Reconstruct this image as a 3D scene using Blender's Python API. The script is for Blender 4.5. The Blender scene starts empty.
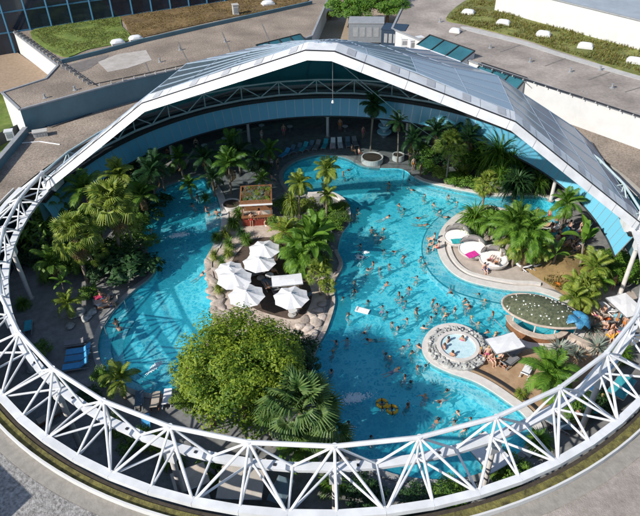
import bpy, bmesh, math, random
import numpy as np
from mathutils import Vector, Matrix
from mathutils.geometry import delaunay_2d_cdt

R_ = math.radians
random.seed(7); rng = np.random.default_rng(7)
scene = bpy.context.scene
col = scene.collection

# ------------------------------------------------------------ camera
F_PX, TH, ROLL, YAW = 616.9444, 0.6483, -0.0221, -0.0032
CAM = Vector((-0.1939, -47.8592, 36.7019))
FW = Vector((math.sin(YAW)*math.cos(TH), math.cos(YAW)*math.cos(TH), -math.sin(TH)))
RT0 = Vector((math.cos(YAW), -math.sin(YAW), 0)); UP0 = RT0.cross(FW)
RT = RT0*math.cos(ROLL)+UP0*math.sin(ROLL); UP = -RT0*math.sin(ROLL)+UP0*math.cos(ROLL)
cd_ = bpy.data.cameras.new('camera'); cam = bpy.data.objects.new('camera', cd_); col.objects.link(cam)
cam.matrix_world = Matrix(((RT.x, UP.x, -FW.x, CAM.x), (RT.y, UP.y, -FW.y, CAM.y), (RT.z, UP.z, -FW.z, CAM.z), (0, 0, 0, 1)))
cd_.sensor_fit = 'HORIZONTAL'; cd_.sensor_width = 36; cd_.lens = 36*F_PX/640
cd_.clip_end = 3000
scene.camera = cam
# ------------------------------------------------------------ light
SUN_EL = R_(35.5); SH = Vector((math.cos(R_(33)), math.sin(R_(33)), 0))      # horizontal direction shadows fall
w = bpy.data.worlds.new('World'); scene.world = w; w.use_nodes = True
nt = w.node_tree; bg = nt.nodes['Background']
sky = nt.nodes.new('ShaderNodeTexSky'); sky.sky_type = 'NISHITA'; sky.sun_disc = False
sky.sun_elevation = SUN_EL; sky.sun_rotation = math.atan2(-SH.x, -SH.y); sky.altitude = 400
nt.links.new(sky.outputs[0], bg.inputs[0]); bg.inputs[1].default_value = 0.135
sd = bpy.data.lights.new('sun', 'SUN'); sd.energy = 5.0; sd.angle = R_(0.53); sd.color = (1, .95, .87)
so = bpy.data.objects.new('sun', sd); col.objects.link(so)
ldir = Vector((SH.x*math.cos(SUN_EL), SH.y*math.cos(SUN_EL), -math.sin(SUN_EL)))
so.rotation_euler = ldir.to_track_quat('-Z', 'Y').to_euler(); so.location = (-60, -20, 60)
scene.view_settings.view_transform = 'Standard'; scene.view_settings.look = 'None'
scene.view_settings.exposure = 0.2; scene.view_settings.gamma = 1
scene.cycles.max_bounces = 8; scene.cycles.transparent_max_bounces = 16
scene.cycles.diffuse_bounces = 3; scene.cycles.glossy_bounces = 3; scene.cycles.caustics_reflective = False; scene.cycles.caustics_refractive = False

# ------------------------------------------------------------ helpers
def at(px, py, z=0.0):
    d = FW + RT*((px-320)/F_PX) - UP*((py-258)/F_PX)
    return CAM + d*((z-CAM.z)/d.z)

def px_of(p):
    d = Vector(p)-CAM; z = d.dot(FW)
    return 320+F_PX*d.dot(RT)/z, 258-F_PX*d.dot(UP)/z

MATS = {}
def mat(name, c, rough=.7, var=.15, scale=4.0, bump=0.0, metal=0.0, rnd=0.0, c2=None, spec=.5, detail=4, bscale=None, stain=0):
    if name in MATS: return MATS[name]
    m = bpy.data.materials.new(name); m.use_nodes = True; MATS[name] = m
    n = m.node_tree.nodes; l = m.node_tree.links; b = n['Principled BSDF']
    b.inputs['Roughness'].default_value = rough; b.inputs['Metallic'].default_value = metal
    b.inputs['Specular IOR Level'].default_value = spec
    tc = n.new('ShaderNodeTexCoord')
    nz = n.new('ShaderNodeTexNoise'); nz.inputs['Scale'].default_value = scale; nz.inputs['Detail'].default_value = detail
    nz.inputs['Roughness'].default_value = .65
    geo = n.new('ShaderNodeNewGeometry')
    l.new(geo.outputs['Position'], nz.inputs['Vector'])
    rp = n.new('ShaderNodeValToRGB')
    lo = [x*(1-var) for x in c]; hi = [min(1, x*(1+var)) for x in c]
    if c2: lo, hi = c, c2
    rp.color_ramp.elements[0].color = (*lo, 1); rp.color_ramp.elements[1].color = (*hi, 1)
    rp.color_ramp.elements[0].position = .33; rp.color_ramp.elements[1].position = .67
    l.new(nz.outputs[0], rp.inputs[0]); out = rp.outputs[0]
    if rnd:
        oi = n.new('ShaderNodeObjectInfo'); hs = n.new('ShaderNodeHueSaturation')
        mr = n.new('ShaderNodeMapRange'); mr.inputs[3].default_value = 1-rnd; mr.inputs[4].default_value = 1+rnd
        l.new(oi.outputs['Random'], mr.inputs[0]); l.new(mr.outputs[0], hs.inputs['Value']); l.new(out, hs.inputs['Color']); out = hs.outputs[0]
    if stain:
        ns_ = n.new('ShaderNodeTexNoise'); ns_.inputs['Scale'].default_value = stain; ns_.inputs['Detail'].default_value = 5; l.new(geo.outputs['Position'], ns_.inputs['Vector'])
        ms = n.new('ShaderNodeMapRange'); ms.inputs[1].default_value = .35; ms.inputs[2].default_value = .68; ms.inputs[3].default_value = .68 if stain < .8 else .88; ms.inputs[4].default_value = 1.18 if stain < .8 else 1.06; l.new(ns_.outputs[0], ms.inputs[0])
        hv = n.new('ShaderNodeHueSaturation'); l.new(ms.outputs[0], hv.inputs['Value']); l.new(out, hv.inputs['Color']); out = hv.outputs[0]
    l.new(out, b.inputs['Base Color'])
    if bump:
        bp = n.new('ShaderNodeBump'); bp.inputs['Strength'].default_value = bump; bp.inputs['Distance'].default_value = .05
        nb = n.new('ShaderNodeTexNoise'); nb.inputs['Scale'].default_value = bscale or scale*4; nb.inputs['Detail'].default_value = 3
        l.new(geo.outputs['Position'], nb.inputs['Vector']); l.new(nb.outputs[0], bp.inputs['Height']); l.new(bp.outputs[0], b.inputs['Normal'])
    return m

def leaf_mat(name, c, c2, rough=.5, trans=.35, scale=1.3):
    if name in MATS: return MATS[name]
    m = bpy.data.materials.new(name); m.use_nodes = True; MATS[name] = m
    n = m.node_tree.nodes; l = m.node_tree.links; b = n['Principled BSDF']; out = n['Material Output']
    b.inputs['Roughness'].default_value = rough; b.inputs['Specular IOR Level'].default_value = .4
    geo = n.new('ShaderNodeNewGeometry'); nz = n.new('ShaderNodeTexNoise'); nz.inputs['Scale'].default_value = scale
    l.new(geo.outputs['Position'], nz.inputs['Vector'])
    rp = n.new('ShaderNodeValToRGB'); rp.color_ramp.elements[0].color = (*c, 1); rp.color_ramp.elements[1].color = (*c2, 1)
    rp.color_ramp.elements[0].position = .3; rp.color_ramp.elements[1].position = .7
    add = n.new('ShaderNodeMath'); add.operation = 'ADD'
    sub = n.new('ShaderNodeMath'); sub.operation = 'MULTIPLY_ADD'; sub.inputs[1].default_value = .5; sub.inputs[2].default_value = -.25
    l.new(geo.outputs['Random Per Island'], sub.inputs[0]); l.new(nz.outputs[0], add.inputs[0]); l.new(sub.outputs[0], add.inputs[1])
    l.new(add.outputs[0], rp.inputs[0]); l.new(rp.outputs[0], b.inputs['Base Color'])
    tr = n.new('ShaderNodeBsdfTranslucent'); mx = n.new('ShaderNodeMixShader'); mx.inputs[0].default_value = trans
    l.new(rp.outputs[0], tr.inputs[0]); l.new(b.outputs[0], mx.inputs[1]); l.new(tr.outputs[0], mx.inputs[2]); l.new(mx.outputs[0], out.inputs[0])
    return m

def glass_mat(name, tint, refl=.25, diff=(.3, .4, .45), dmix=.15, rough=.06, translucent=False):
    m = bpy.data.materials.new(name); m.use_nodes = True; MATS[name] = m
    n = m.node_tree.nodes; l = m.node_tree.links; n.remove(n['Principled BSDF']); out = n['Material Output']
    tr = n.new('ShaderNodeBsdfTransparent'); tr.inputs[0].default_value = (*tint, 1)
    gl = n.new('ShaderNodeBsdfGlossy'); gl.inputs['Roughness'].default_value = rough
    df = n.new('ShaderNodeBsdfTranslucent' if translucent else 'ShaderNodeBsdfDiffuse'); df.inputs[0].default_value = (*diff, 1)
    lw0 = n.new('ShaderNodeLayerWeight'); lw0.inputs[0].default_value = .5; pw_ = n.new('ShaderNodeMath'); pw_.operation = 'POWER'; pw_.inputs[1].default_value = 3.5; l.new(lw0.outputs['Facing'], pw_.inputs[0])
    lw = n.new('ShaderNodeMath'); lw.operation = 'MULTIPLY_ADD'; lw.inputs[1].default_value = refl; lw.inputs[2].default_value = .05; l.new(pw_.outputs[0], lw.inputs[0])
    m1 = n.new('ShaderNodeMixShader'); m1.inputs[0].default_value = dmix
    l.new(tr.outputs[0], m1.inputs[1]); l.new(df.outputs[0], m1.inputs[2])
    m2 = n.new('ShaderNodeMixShader'); l.new(lw.outputs[0], m2.inputs[0]); l.new(m1.outputs[0], m2.inputs[1]); l.new(gl.outputs[0], m2.inputs[2])
    l.new(m2.outputs[0], out.inputs[0]); return m

class MB:
    def __init__(s): s.v = []; s.f = []; s.mi = []
    def add(s, vs, fs, mi=0):
        o = len(s.v); s.v += [tuple(p) for p in vs]; s.f += [tuple(i+o for i in f) for f in fs]; s.mi += [mi]*len(fs); return s
    def box(s, c, d, rz=0, mi=0, M=None):
        x, y, z = d[0]/2, d[1]/2, d[2]/2; cs, sn = math.cos(rz), math.sin(rz)
        vs = []
        for dz in (-z, z):
            for (a, b) in ((-x, -y), (x, -y), (x, y), (-x, y)):
                p = Vector((c[0]+a*cs-b*sn, c[1]+a*sn+b*cs, c[2]+dz)); vs.append(M @ p if M else p)
        return s.add(vs, [(3, 2, 1, 0), (4, 5, 6, 7), (0, 1, 5, 4), (1, 2, 6, 5), (2, 3, 7, 6), (3, 0, 4, 7)], mi)
    def tube(s, pts, rad, n=8, mi=0, cap=True):
        pts = [Vector(p) for p in pts]; k = len(pts); rad = rad if isinstance(rad, (list, tuple)) else [rad]*k
        t0 = (pts[1]-pts[0]).normalized(); a = t0.orthogonal().normalized()
        vs = []
        for i, p in enumerate(pts):
            t = (pts[min(i+1, k-1)]-pts[max(i-1, 0)]).normalized()
            a = (a - t*a.dot(t)).normalized(); b = t.cross(a)
            for j in range(n):
                q = 2*math.pi*j/n; vs.append(p+(a*math.cos(q)+b*math.sin(q))*rad[i])
        fs = [(i*n+j, i*n+(j+1) % n, (i+1)*n+(j+1) % n, (i+1)*n+j) for i in range(k-1) for j in range(n)]
        if cap: fs += [tuple(range(n))[::-1], tuple((k-1)*n+j for j in range(n))]
        return s.add(vs, fs, mi)
    def beam(s, a, b, wd, ht, mi=0):
        a, b = Vector(a), Vector(b); t = (b-a).normalized(); sx = t.cross(Vector((0, 0, 1)))
        sx = sx.normalized() if sx.length > 1e-4 else Vector((1, 0, 0)); u = sx.cross(t)
        vs = [p+sx*(i*wd/2)+u*(j*ht/2) for p in (a, b) for (i, j) in ((-1, -1), (1, -1), (1, 1), (-1, 1))]
        return s.add(vs, [(3, 2, 1, 0), (4, 5, 6, 7), (0, 1, 5, 4), (1, 2, 6, 5), (2, 3, 7, 6), (3, 0, 4, 7)], mi)
    def lathe(s, prof, n=24, c=(0, 0, 0), mi=0, a0=0, a1=2*math.pi):
        full = abs(a1-a0-2*math.pi) < 1e-6; m = n if full else n+1
        vs = [(c[0]+r*math.cos(a0+(a1-a0)*j/n), c[1]+r*math.sin(a0+(a1-a0)*j/n), c[2]+z) for (r, z) in prof for j in range(m)]
        fs = [(i*m+j, i*m+(j+1) % m, (i+1)*m+(j+1) % m, (i+1)*m+j) for i in range(len(prof)-1) for j in range(n)]
        return s.add(vs, fs, mi)
    def mesh(s, name, smooth=False):
        me = bpy.data.meshes.new(name); me.from_pydata(s.v, [], s.f); me.update()
        if any(s.mi): me.polygons.foreach_set('material_index', s.mi)
        if smooth: me.polygons.foreach_set('use_smooth', [True]*len(me.polygons))
        return me
    def build(s, name, mats, parent=None, smooth=False):
        return obj(name, s.mesh(name, smooth), mats, parent)

def obj(name, me, mats=None, parent=None, loc=None, rot=None, sc=None):
    if mats is not None and len(me.materials) == 0:
        for m in (mats if isinstance(mats, (list, tuple)) else [mats]): me.materials.append(m)
    o = bpy.data.objects.new(name, me); col.objects.link(o)
    if parent: o.parent = parent
    if loc is not None: o.location = loc
    if rot is not None: o.rotation_euler = rot
    if sc is not None: o.scale = (sc, sc, sc) if isinstance(sc, (int, float)) else sc
    return o
def tag(o, label=None, cat=None, group=None, kind=None):
    if label: o['label'] = label
    if cat: o['category'] = cat
    if group: o['group'] = group
    if kind: o['kind'] = kind
    return o
def thing(name, label, cat, loc=(0, 0, 0), rz=0, group=None, sc=1):
    e = bpy.data.objects.new(name, None); col.objects.link(e); e.empty_display_size = .2
    e.location = loc; e.rotation_euler = (0, 0, rz); e.scale = (sc, sc, sc)
    return tag(e, label, cat, group)
def spline(pts, k=6, closed=True):
    n = len(pts); out = []
    P = [np.array(p[:2], float) for p in pts]
    rngi = range(n) if closed else range(n-1)
    for i in rngi:
        if closed: p0, p1, p2, p3 = P[i-1], P[i], P[(i+1) % n], P[(i+2) % n]
        else: p0, p1, p2, p3 = P[max(i-1, 0)], P[i], P[i+1], P[min(i+2, n-1)]
        for t in np.arange(k)/k:
            out.append(.5*((2*p1)+(-p0+p2)*t+(2*p0-5*p1+4*p2-p3)*t*t+(-p0+3*p1-3*p2+p3)*t**3))
    if not closed: out.append(P[-1])
    return out
def inside(p, poly):
    x, y = p; c = False; n = len(poly); j = n-1
    for i in range(n):
        xi, yi = poly[i]; xj, yj = poly[j]
        if (yi > y) != (yj > y) and x < (xj-xi)*(y-yi)/(yj-yi)+xi: c = not c
        j = i
    return c
def sheet(mb, outer, holes=(), z=0.0, mi=0, extra=()):
    vs = []; es = []
    for poly in [outer]+list(holes):
        o = len(vs); vs += [Vector((float(p[0]), float(p[1]))) for p in poly]
        es += [(o+i, o+(i+1) % len(poly)) for i in range(len(poly))]
    vs += [Vector(p) for p in extra]
    V, E_, Fc, *_r = delaunay_2d_cdt(vs, es, [], 0, 1e-5)
    fs = []
    for f in Fc:
        c = sum((V[i] for i in f), Vector((0, 0)))/len(f)
        if inside(c, outer) and not any(inside(c, h) for h in holes): fs.append(tuple(f))
    return mb.add([(v.x, v.y, z) for v in V], fs, mi)
def wall_strip(mb, poly, z0, z1, mi=0, closed=True):
    n = len(poly); vs = [(p[0], p[1], z0) for p in poly]+[(p[0], p[1], z1) for p in poly]
    return mb.add(vs, [(i, (i+1) % n, n+(i+1) % n, n+i) for i in range(n if closed else n-1)], mi)
def offset(poly, d, closed=False):
    out = []; n = len(poly)
    for i in range(n):
        a = np.array(poly[i-1] if (closed or i) else poly[i]); b = np.array(poly[(i+1) % n] if (closed or i < n-1) else poly[i])
        t = b-a; t = t/(np.linalg.norm(t)+1e-9); out.append(np.array(poly[i])+np.array([-t[1], t[0]])*d)
    return out
def strip(mb, poly, d0, d1, z0, z1, closed=False, mi=0):
    """kerb: solid band between offsets d0 and d1 of a polyline"""
    A = offset(poly, d0, closed); B = offset(poly, d1, closed); n = len(poly)
    vs = [(p[0], p[1], z0) for p in A]+[(p[0], p[1], z1) for p in A]+[(p[0], p[1], z1) for p in B]+[(p[0], p[1], z0) for p in B]
    m = n if closed else n-1; fs = []
    for i in range(m):
        j = (i+1) % n
        for r in range(4): fs.append((r*n+i, r*n+j, ((r+1) % 4)*n+j, ((r+1) % 4)*n+i))
    if not closed: fs += [(0, n, 2*n, 3*n), (4*n-1, 3*n-1, 2*n-1, n-1)]
    return mb.add(vs, fs, mi)
def W(pts, z=0.0): return [tuple(at(x, y, z)[:2]) for x, y in pts]
def circ(r, n=96, a0=0, a1=2*math.pi, c=(0, 0)): return [(c[0]+r*math.cos(a0+(a1-a0)*i/n), c[1]+r*math.sin(a0+(a1-a0)*i/n)) for i in range(n)]
def RP(r, a, z): a = R_(a); return Vector((r*math.sin(a), -r*math.cos(a), z))   # a=0 faces the camera, + to the right
ORD = ['first', 'second', 'third', 'fourth', 'fifth', 'sixth', 'seventh', 'eighth', 'ninth', 'tenth', 'eleventh', 'twelfth', 'thirteenth', 'fourteenth', 'fifteenth', 'sixteenth', 'seventeenth', 'eighteenth', 'nineteenth', 'twentieth', 'twenty-first', 'twenty-second', 'twenty-third', 'twenty-fourth', 'twenty-fifth', 'twenty-sixth', 'twenty-seventh', 'twenty-eighth', 'twenty-ninth', 'thirtieth']
# ------------------------------------------------------------ materials
white = mat('white_paint', (.66, .67, .68), .45, .05, 1.5, stain=.9)
white_r = mat('white_render', (.56, .56, .55), .8, .06, .6, .1)
gravel = mat('gravel', (.16, .125, .098), .95, .3, 5, .8, c2=(.38, .315, .255), detail=6, bscale=14, stain=.22)
gravel2 = mat('gravel_grey', (.12, .112, .105), .95, .3, 5, .9, c2=(.40, .385, .37), detail=7, bscale=11)
gravel3 = mat('gravel_pale', (.26, .225, .195), .95, .3, 3, .6, c2=(.38, .33, .295), detail=8, bscale=14, stain=.25)
concrete = mat('concrete', (.42, .41, .39), .9, .12, 1.2, .2)
paveM = mat('paving', (.36, .31, .27), .85, .14, 1.3, .2, c2=(.47, .41, .36))
slate = mat('slate_floor', (.19, .19, .185), .7, .25, 1.4, .2)
sandM = mat('sand_deck', (.30, .19, .105), .85, .2, 1.6, .25, c2=(.42, .29, .18))
stoneM = mat('island_stone', (.36, .29, .24), .85, .2, 1.5, .5, c2=(.58, .49, .42), bscale=4)
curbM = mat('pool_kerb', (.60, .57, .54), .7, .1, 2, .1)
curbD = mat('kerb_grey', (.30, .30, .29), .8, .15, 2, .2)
dark = mat('dark_trim', (.02, .02, .022), .6, .1)
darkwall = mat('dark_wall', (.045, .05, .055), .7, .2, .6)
wood = mat('timber', (.22, .10, .045), .6, .25, 5)
redwood = mat('red_timber', (.22, .035, .02), .5, .25, 5)
bark = mat('bark', (.16, .115, .08), .9, .3, 7, .5)
barkp = mat('palm_bark', (.24, .19, .14), .9, .3, 9, .5)
soil = mat('soil', (.05, .035, .025), .95, .3, 3)
fabricW = mat('white_canvas', (.68, .68, .69), .85, .04, 3, rnd=.03)
fasciaM = mat('blue_fascia', (.075, .16, .20), .35, .12, .5)
grassM = mat('turf', (.10, .13, .025), .95, .3, 1.2, .6, c2=(.22, .22, .06), bscale=10, stain=.35)
grassG = mat('turf_green', (.09, .15, .02), .95, .3, 1.0, .6, c2=(.19, .24, .05), bscale=10, stain=.35)
grassB = mat('turf_brown', (.11, .065, .025), .95, .3, 1.2, .6, c2=(.22, .15, .06), bscale=10, stain=.35)
dryM = mat('dry_grass', (.17, .11, .045), .95, .3, 1.2, .6, c2=(.30, .21, .09), bscale=10)
skyl = mat('skylight_dome', (.72, .73, .74), .3, .05)
bandM = glass_mat('band_glass', (.12, .33, .40), .3, (.17, .52, .70), .9, .2)
roofG = glass_mat('roof_glass', (.16, .34, .38), .45, (.29, .37, .47), .80, .12)
roofC = glass_mat('roof_glass_clear', (.74, .86, .90), .35, (.40, .50, .58), .20, .08)
innerG = glass_mat('inner_glass', (.25, .50, .52), .12, (.08, .40, .44), .6, .25, True)
winG = mat('dark_glass', (.012, .025, .045), .08, .2, .4, spec=.7)
skyG = mat('teal_glass', (.03, .12, .15), .08, .2, .4, spec=.7)
blueF = mat('blue_frame', (.05, .16, .26), .4, .1)
steel = mat('steel', (.45, .46, .47), .35, .1, 3, metal=.6)
greym = mat('grey_metal', (.28, .29, .30), .5, .12, 2)
poolfloor = mat('pool_tile', (.15, .71, .81), .6, .14, .30, c2=(.26, .84, .90), detail=2)
poolfloorL = mat('pool_tile_pale', (.38, .66, .70), .6, .1, 1.0)

def water_mat(name='water', base=(.74, .95, .98), sc=1.0):
    m = bpy.data.materials.new(name); m.use_nodes = True
    n = m.node_tree.nodes; l = m.node_tree.links; n.remove(n['Principled BSDF']); out = n['Material Output']
    geo = n.new('ShaderNodeNewGeometry')
    wn = n.new('ShaderNodeTexNoise'); wn.inputs['Scale'].default_value = 1.1; wn.inputs['Detail'].default_value = 2
    l.new(geo.outputs['Position'], wn.inputs['Vector'])
    mixv = n.new('ShaderNodeVectorMath'); mixv.operation = 'MULTIPLY_ADD'; mixv.inputs[1].default_value = (.9, .9, 0)
    l.new(wn.outputs['Color'], mixv.inputs[0]); l.new(geo.outputs['Position'], mixv.inputs[2])
    def caustic_ridge(scale, width):
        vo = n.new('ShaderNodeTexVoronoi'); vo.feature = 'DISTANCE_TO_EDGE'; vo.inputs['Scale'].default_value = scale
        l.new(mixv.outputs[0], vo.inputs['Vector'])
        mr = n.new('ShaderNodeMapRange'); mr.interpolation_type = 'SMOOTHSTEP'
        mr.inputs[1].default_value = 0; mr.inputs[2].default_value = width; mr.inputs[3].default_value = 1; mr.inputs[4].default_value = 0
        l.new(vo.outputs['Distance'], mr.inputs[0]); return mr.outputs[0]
    a = caustic_ridge(1.5*sc, .24); b = caustic_ridge(3.2*sc, .20)
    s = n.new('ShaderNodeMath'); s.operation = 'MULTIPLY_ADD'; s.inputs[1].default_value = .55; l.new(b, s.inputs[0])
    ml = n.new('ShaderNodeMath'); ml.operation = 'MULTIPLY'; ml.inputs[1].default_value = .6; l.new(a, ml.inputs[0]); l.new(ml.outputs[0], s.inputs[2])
    rp = n.new('ShaderNodeValToRGB'); rp.color_ramp.elements[0].color = (.19, .60, .74, 1); rp.color_ramp.elements[1].color = (1, 1, 1, 1)  # bright ridges painted into the transmission colour stand in for sun caustics
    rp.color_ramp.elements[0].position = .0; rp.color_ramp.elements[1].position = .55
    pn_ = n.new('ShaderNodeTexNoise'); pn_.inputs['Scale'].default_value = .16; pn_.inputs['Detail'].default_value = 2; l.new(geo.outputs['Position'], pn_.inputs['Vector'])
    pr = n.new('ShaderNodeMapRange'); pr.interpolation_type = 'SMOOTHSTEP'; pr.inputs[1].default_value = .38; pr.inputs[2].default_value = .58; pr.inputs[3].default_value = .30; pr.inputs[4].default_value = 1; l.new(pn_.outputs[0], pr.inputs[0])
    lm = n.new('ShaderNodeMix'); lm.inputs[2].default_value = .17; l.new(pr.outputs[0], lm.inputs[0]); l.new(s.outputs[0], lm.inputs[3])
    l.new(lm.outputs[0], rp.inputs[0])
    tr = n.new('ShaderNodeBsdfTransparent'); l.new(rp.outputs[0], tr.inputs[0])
    gl = n.new('ShaderNodeBsdfGlossy'); gl.inputs['Roughness'].default_value = .04
    bp = n.new('ShaderNodeBump'); bp.inputs['Strength'].default_value = .6; bp.inputs['Distance'].default_value = .12
    nb = n.new('ShaderNodeTexNoise'); nb.inputs['Scale'].default_value = 2.2; nb.inputs['Detail'].default_value = 3; l.new(geo.outputs['Position'], nb.inputs['Vector'])
    l.new(nb.outputs[0], bp.inputs['Height']); l.new(bp.outputs[0], gl.inputs['Normal'])
    lwn = n.new('ShaderNodeLayerWeight'); lwn.inputs[0].default_value = .5; l.new(bp.outputs[0], lwn.inputs['Normal'])
    pwn = n.new('ShaderNodeMath'); pwn.operation = 'POWER'; pwn.inputs[1].default_value = 4; l.new(lwn.outputs['Facing'], pwn.inputs[0])
    fr = n.new('ShaderNodeMath'); fr.operation = 'MULTIPLY_ADD'; fr.inputs[1].default_value = .5; fr.inputs[2].default_value = .02; l.new(pwn.outputs[0], fr.inputs[0])
    df = n.new('ShaderNodeBsdfDiffuse'); df.inputs[0].default_value = (.035, .52, .66, 1); l.new(bp.outputs[0], df.inputs['Normal']); md = n.new('ShaderNodeMixShader'); md.inputs[0].default_value = .30
    l.new(tr.outputs[0], md.inputs[1]); l.new(df.outputs[0], md.inputs[2])
    mx = n.new('ShaderNodeMixShader'); l.new(fr.outputs[0], mx.inputs[0]); l.new(md.outputs[0], mx.inputs[1]); l.new(gl.outputs[0], mx.inputs[2])
    l.new(mx.outputs[0], out.inputs[0]); return m
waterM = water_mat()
foamM = mat('foam', (.72, .85, .88), .9, .1, 3, .4)

# ------------------------------------------------------------ ground, floor, pools
MAINP = [(283,176),(290,165),(305,158),(322,155),(345,158),(362,166),(380,168),(402,169),(414,177),(424,182),(440,186),(458,190),(474,193),(492,196),(515,196),(540,197),(562,203),(566,212),(552,217),(535,218),(518,213),(500,208),(484,206),(466,210),(452,218),(441,230),(437,246),(443,263),(458,277),(480,285),(513,291),(540,293),(566,305),(576,325),(572,338),(552,344),(530,343),(514,338),(503,341),(492,343),(483,338),(468,328),(453,324),(436,327),(425,337),(422,350),(430,363),(449,373),(472,381),(489,390),(505,401),(522,414),(532,430),(520,452),(490,470),(450,480),(400,476),(365,462),(345,445),(330,415),(316,392),(312,368),(319,345),(327,330),(335,304),(334,284),(343,265),(338,250),(342,234),(350,222),(349,208),(341,199),(328,194),(308,195),(290,190)]
LEFTP = [(158,190),(172,184),(188,179),(202,176),(210,185),(217,197),(221,212),(220,230),(212,248),(205,262),(207,282),(211,300),(214,318),(205,340),(196,365),(185,385),(165,394),(145,393),(127,387),(110,376),(101,362),(98,345),(103,327),(114,310),(135,290),(150,278),(156,266),(148,252),(142,235),(146,215),(150,200)]
mainP = spline(W(MAINP), 5); leftP = spline(W(LEFTP), 6)
mb = MB(); sheet(mb, circ(900, 64), [circ(45, 96)], -.1); tag(mb.build('ground', gravel3), kind='structure')
mb = MB(); sheet(mb, circ(46, 96), [mainP, leftP], 0); tag(mb.build('floor', slate), kind='structure')
for nm, P in (('main_pool_basin', mainP), ('left_pool_basin', leftP)):
    mb = MB(); sheet(mb, P, (), -1.2); wall_strip(mb, P, -1.2, 0); tag(mb.build(nm, poolfloor), kind='structure')
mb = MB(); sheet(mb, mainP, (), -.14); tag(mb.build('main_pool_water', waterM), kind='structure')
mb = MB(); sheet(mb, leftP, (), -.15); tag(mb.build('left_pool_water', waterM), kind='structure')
def sub(P, a, b, k): # part of a smoothed outline between control points a..b
    n = len(P); i0, i1 = a*k, b*k
    return [P[i % n] for i in range(i0, i1+1)]
def kerb(name, pts, d0, d1, h, m):
    mb = MB(); strip(mb, pts, d0, d1, -.35, h); o = mb.build(name, m); tag(o, kind='structure'); return o
# orientation sign: which side is outside
def area(P): return .5*sum(P[i][0]*P[(i+1) % len(P)][1]-P[(i+1) % len(P)][0]*P[i][1] for i in range(len(P)))
sg = -1 if area(mainP) > 0 else 1; sl = -1 if area(leftP) > 0 else 1
kerb('peninsula_kerb', sub(mainP, 18, 33, 5), 0, sg*.75, .10, curbM)
kerb('bar_kerb', sub(mainP, 33, 39, 5), 0, sg*.7, .11, curbM)
kerb('whirlpool_kerb', sub(mainP, 39, 53, 5), 0, sg*.75, .12, curbM)
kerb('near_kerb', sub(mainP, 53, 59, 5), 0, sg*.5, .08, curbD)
kerb('island_kerb', sub(mainP, 59, 67, 5), 0, sg*.4, .10, stoneM)
kerb('planter_kerb', sub(mainP, 69, 73, 5), 0, sg*.45, .42, curbM)
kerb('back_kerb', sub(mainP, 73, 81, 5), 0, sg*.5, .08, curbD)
kerb('right_bank_kerb', sub(mainP, 8, 17, 5), 0, sg*.5, .12, curbM)
kerb('left_pool_kerb', sub(leftP, 3, 8, 6), 0, sl*.8, .10, curbM)
kerb('island_left_kerb', sub(leftP, 8, 14, 6), 0, sl*.7, .10, stoneM)
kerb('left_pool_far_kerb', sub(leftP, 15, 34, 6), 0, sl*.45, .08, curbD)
# second pale ring on the peninsulas, dark channel between
mb = MB(); strip(mb, sub(mainP, 22, 31, 5), sg*1.0, sg*1.35, -.05, .20); tag(mb.build('peninsula_upstand', curbM), kind='structure')
mb = MB(); strip(mb, sub(mainP, 45, 52, 5), sg*1.12, sg*1.3, -.05, .16); tag(mb.build('whirlpool_deck_edge', dark), kind='structure')
# underwater benches and steps
mb = MB(); strip(mb, sub(mainP, 23, 30, 5), -sg*.02, -sg*1.5, -1.19, -.42); tag(mb.build('underwater_bench', poolfloorL), kind='structure')
mb = MB(); strip(mb, sub(mainP, 41, 52, 5), -sg*.02, -sg*.75, -1.19, -.55); strip(mb, sub(mainP, 8, 14, 5), -sg*.02, -sg*.7, -1.19, -.5); tag(mb.build('shallow_ledge', poolfloorL), kind='structure')
mb = MB(); strip(mb, sub(leftP, 17, 24, 6), -sl*.02, -sl*1.0, -1.19, -.5); strip(mb, sub(leftP, 17, 23, 6), -sl*1.02, -sl*1.9, -1.19, -.9); tag(mb.build('pool_steps', poolfloorL), kind='structure')
mb = MB(); strip(mb, sub(leftP, 17, 24, 6), -sl*.93, -sl*1.03, -.6, -.49); strip(mb, sub(leftP, 17, 23, 6), -sl*1.84, -sl*1.93, -1.0, -.89); strip(mb, sub(mainP, 23, 30, 5), -sg*1.42, -sg*1.53, -.5, -.41); tag(mb.build('step_nosing', mat('nosing', (.02, .10, .16), .6)), kind='structure')
mb = MB(); sheet(mb, W([(203,203),(217,198),(221,212),(220,222),(207,230)]), (), -.35); tag(mb.build('shallow_ledge', mat('ledge', (.62, .70, .70), .7, .06, 2)), kind='structure')
# paving sheets
def paving(name, pts, m, z=.006, k=4):
    mb = MB(); sheet(mb, spline(W(pts), k), (), z); return tag(mb.build(name, m), kind='structure')
paving('island_terrace', [(226,206),(224,232),(218,250),(213,265),(214,283),(217,302),(220,322),(240,340),(300,345),(318,330),(326,304),(326,285),(312,255),(292,232),(272,216),(245,204)], stoneM)
paving('island_deck', [(238,252),(252,240),(274,238),(288,252),(302,270),(312,296),(300,318),(276,316),(250,306),(234,288),(230,268)], mat('dark_decking', (.085, .06, .045), .8, .25, 2.5, .3), .011)
paving('peninsula_paving', [(456,224),(448,232),(446,246),(452,261),(466,273),(484,279),(515,285),(545,288),(570,292),(590,285),(575,250),(568,232),(548,223),(520,220),(500,215),(478,213)], paveM)
paving('whirlpool_deck', [(480,342),(500,349),(530,349),(556,350),(580,348),(600,365),(590,395),(565,410),(540,418),(522,404),(505,391),(488,380),(470,372),(462,358)], sandM)
paving('right_terrace', [(592,282),(612,285),(634,292),(640,320),(625,345),(600,362),(585,345),(582,320)], paveM, .010)

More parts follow.
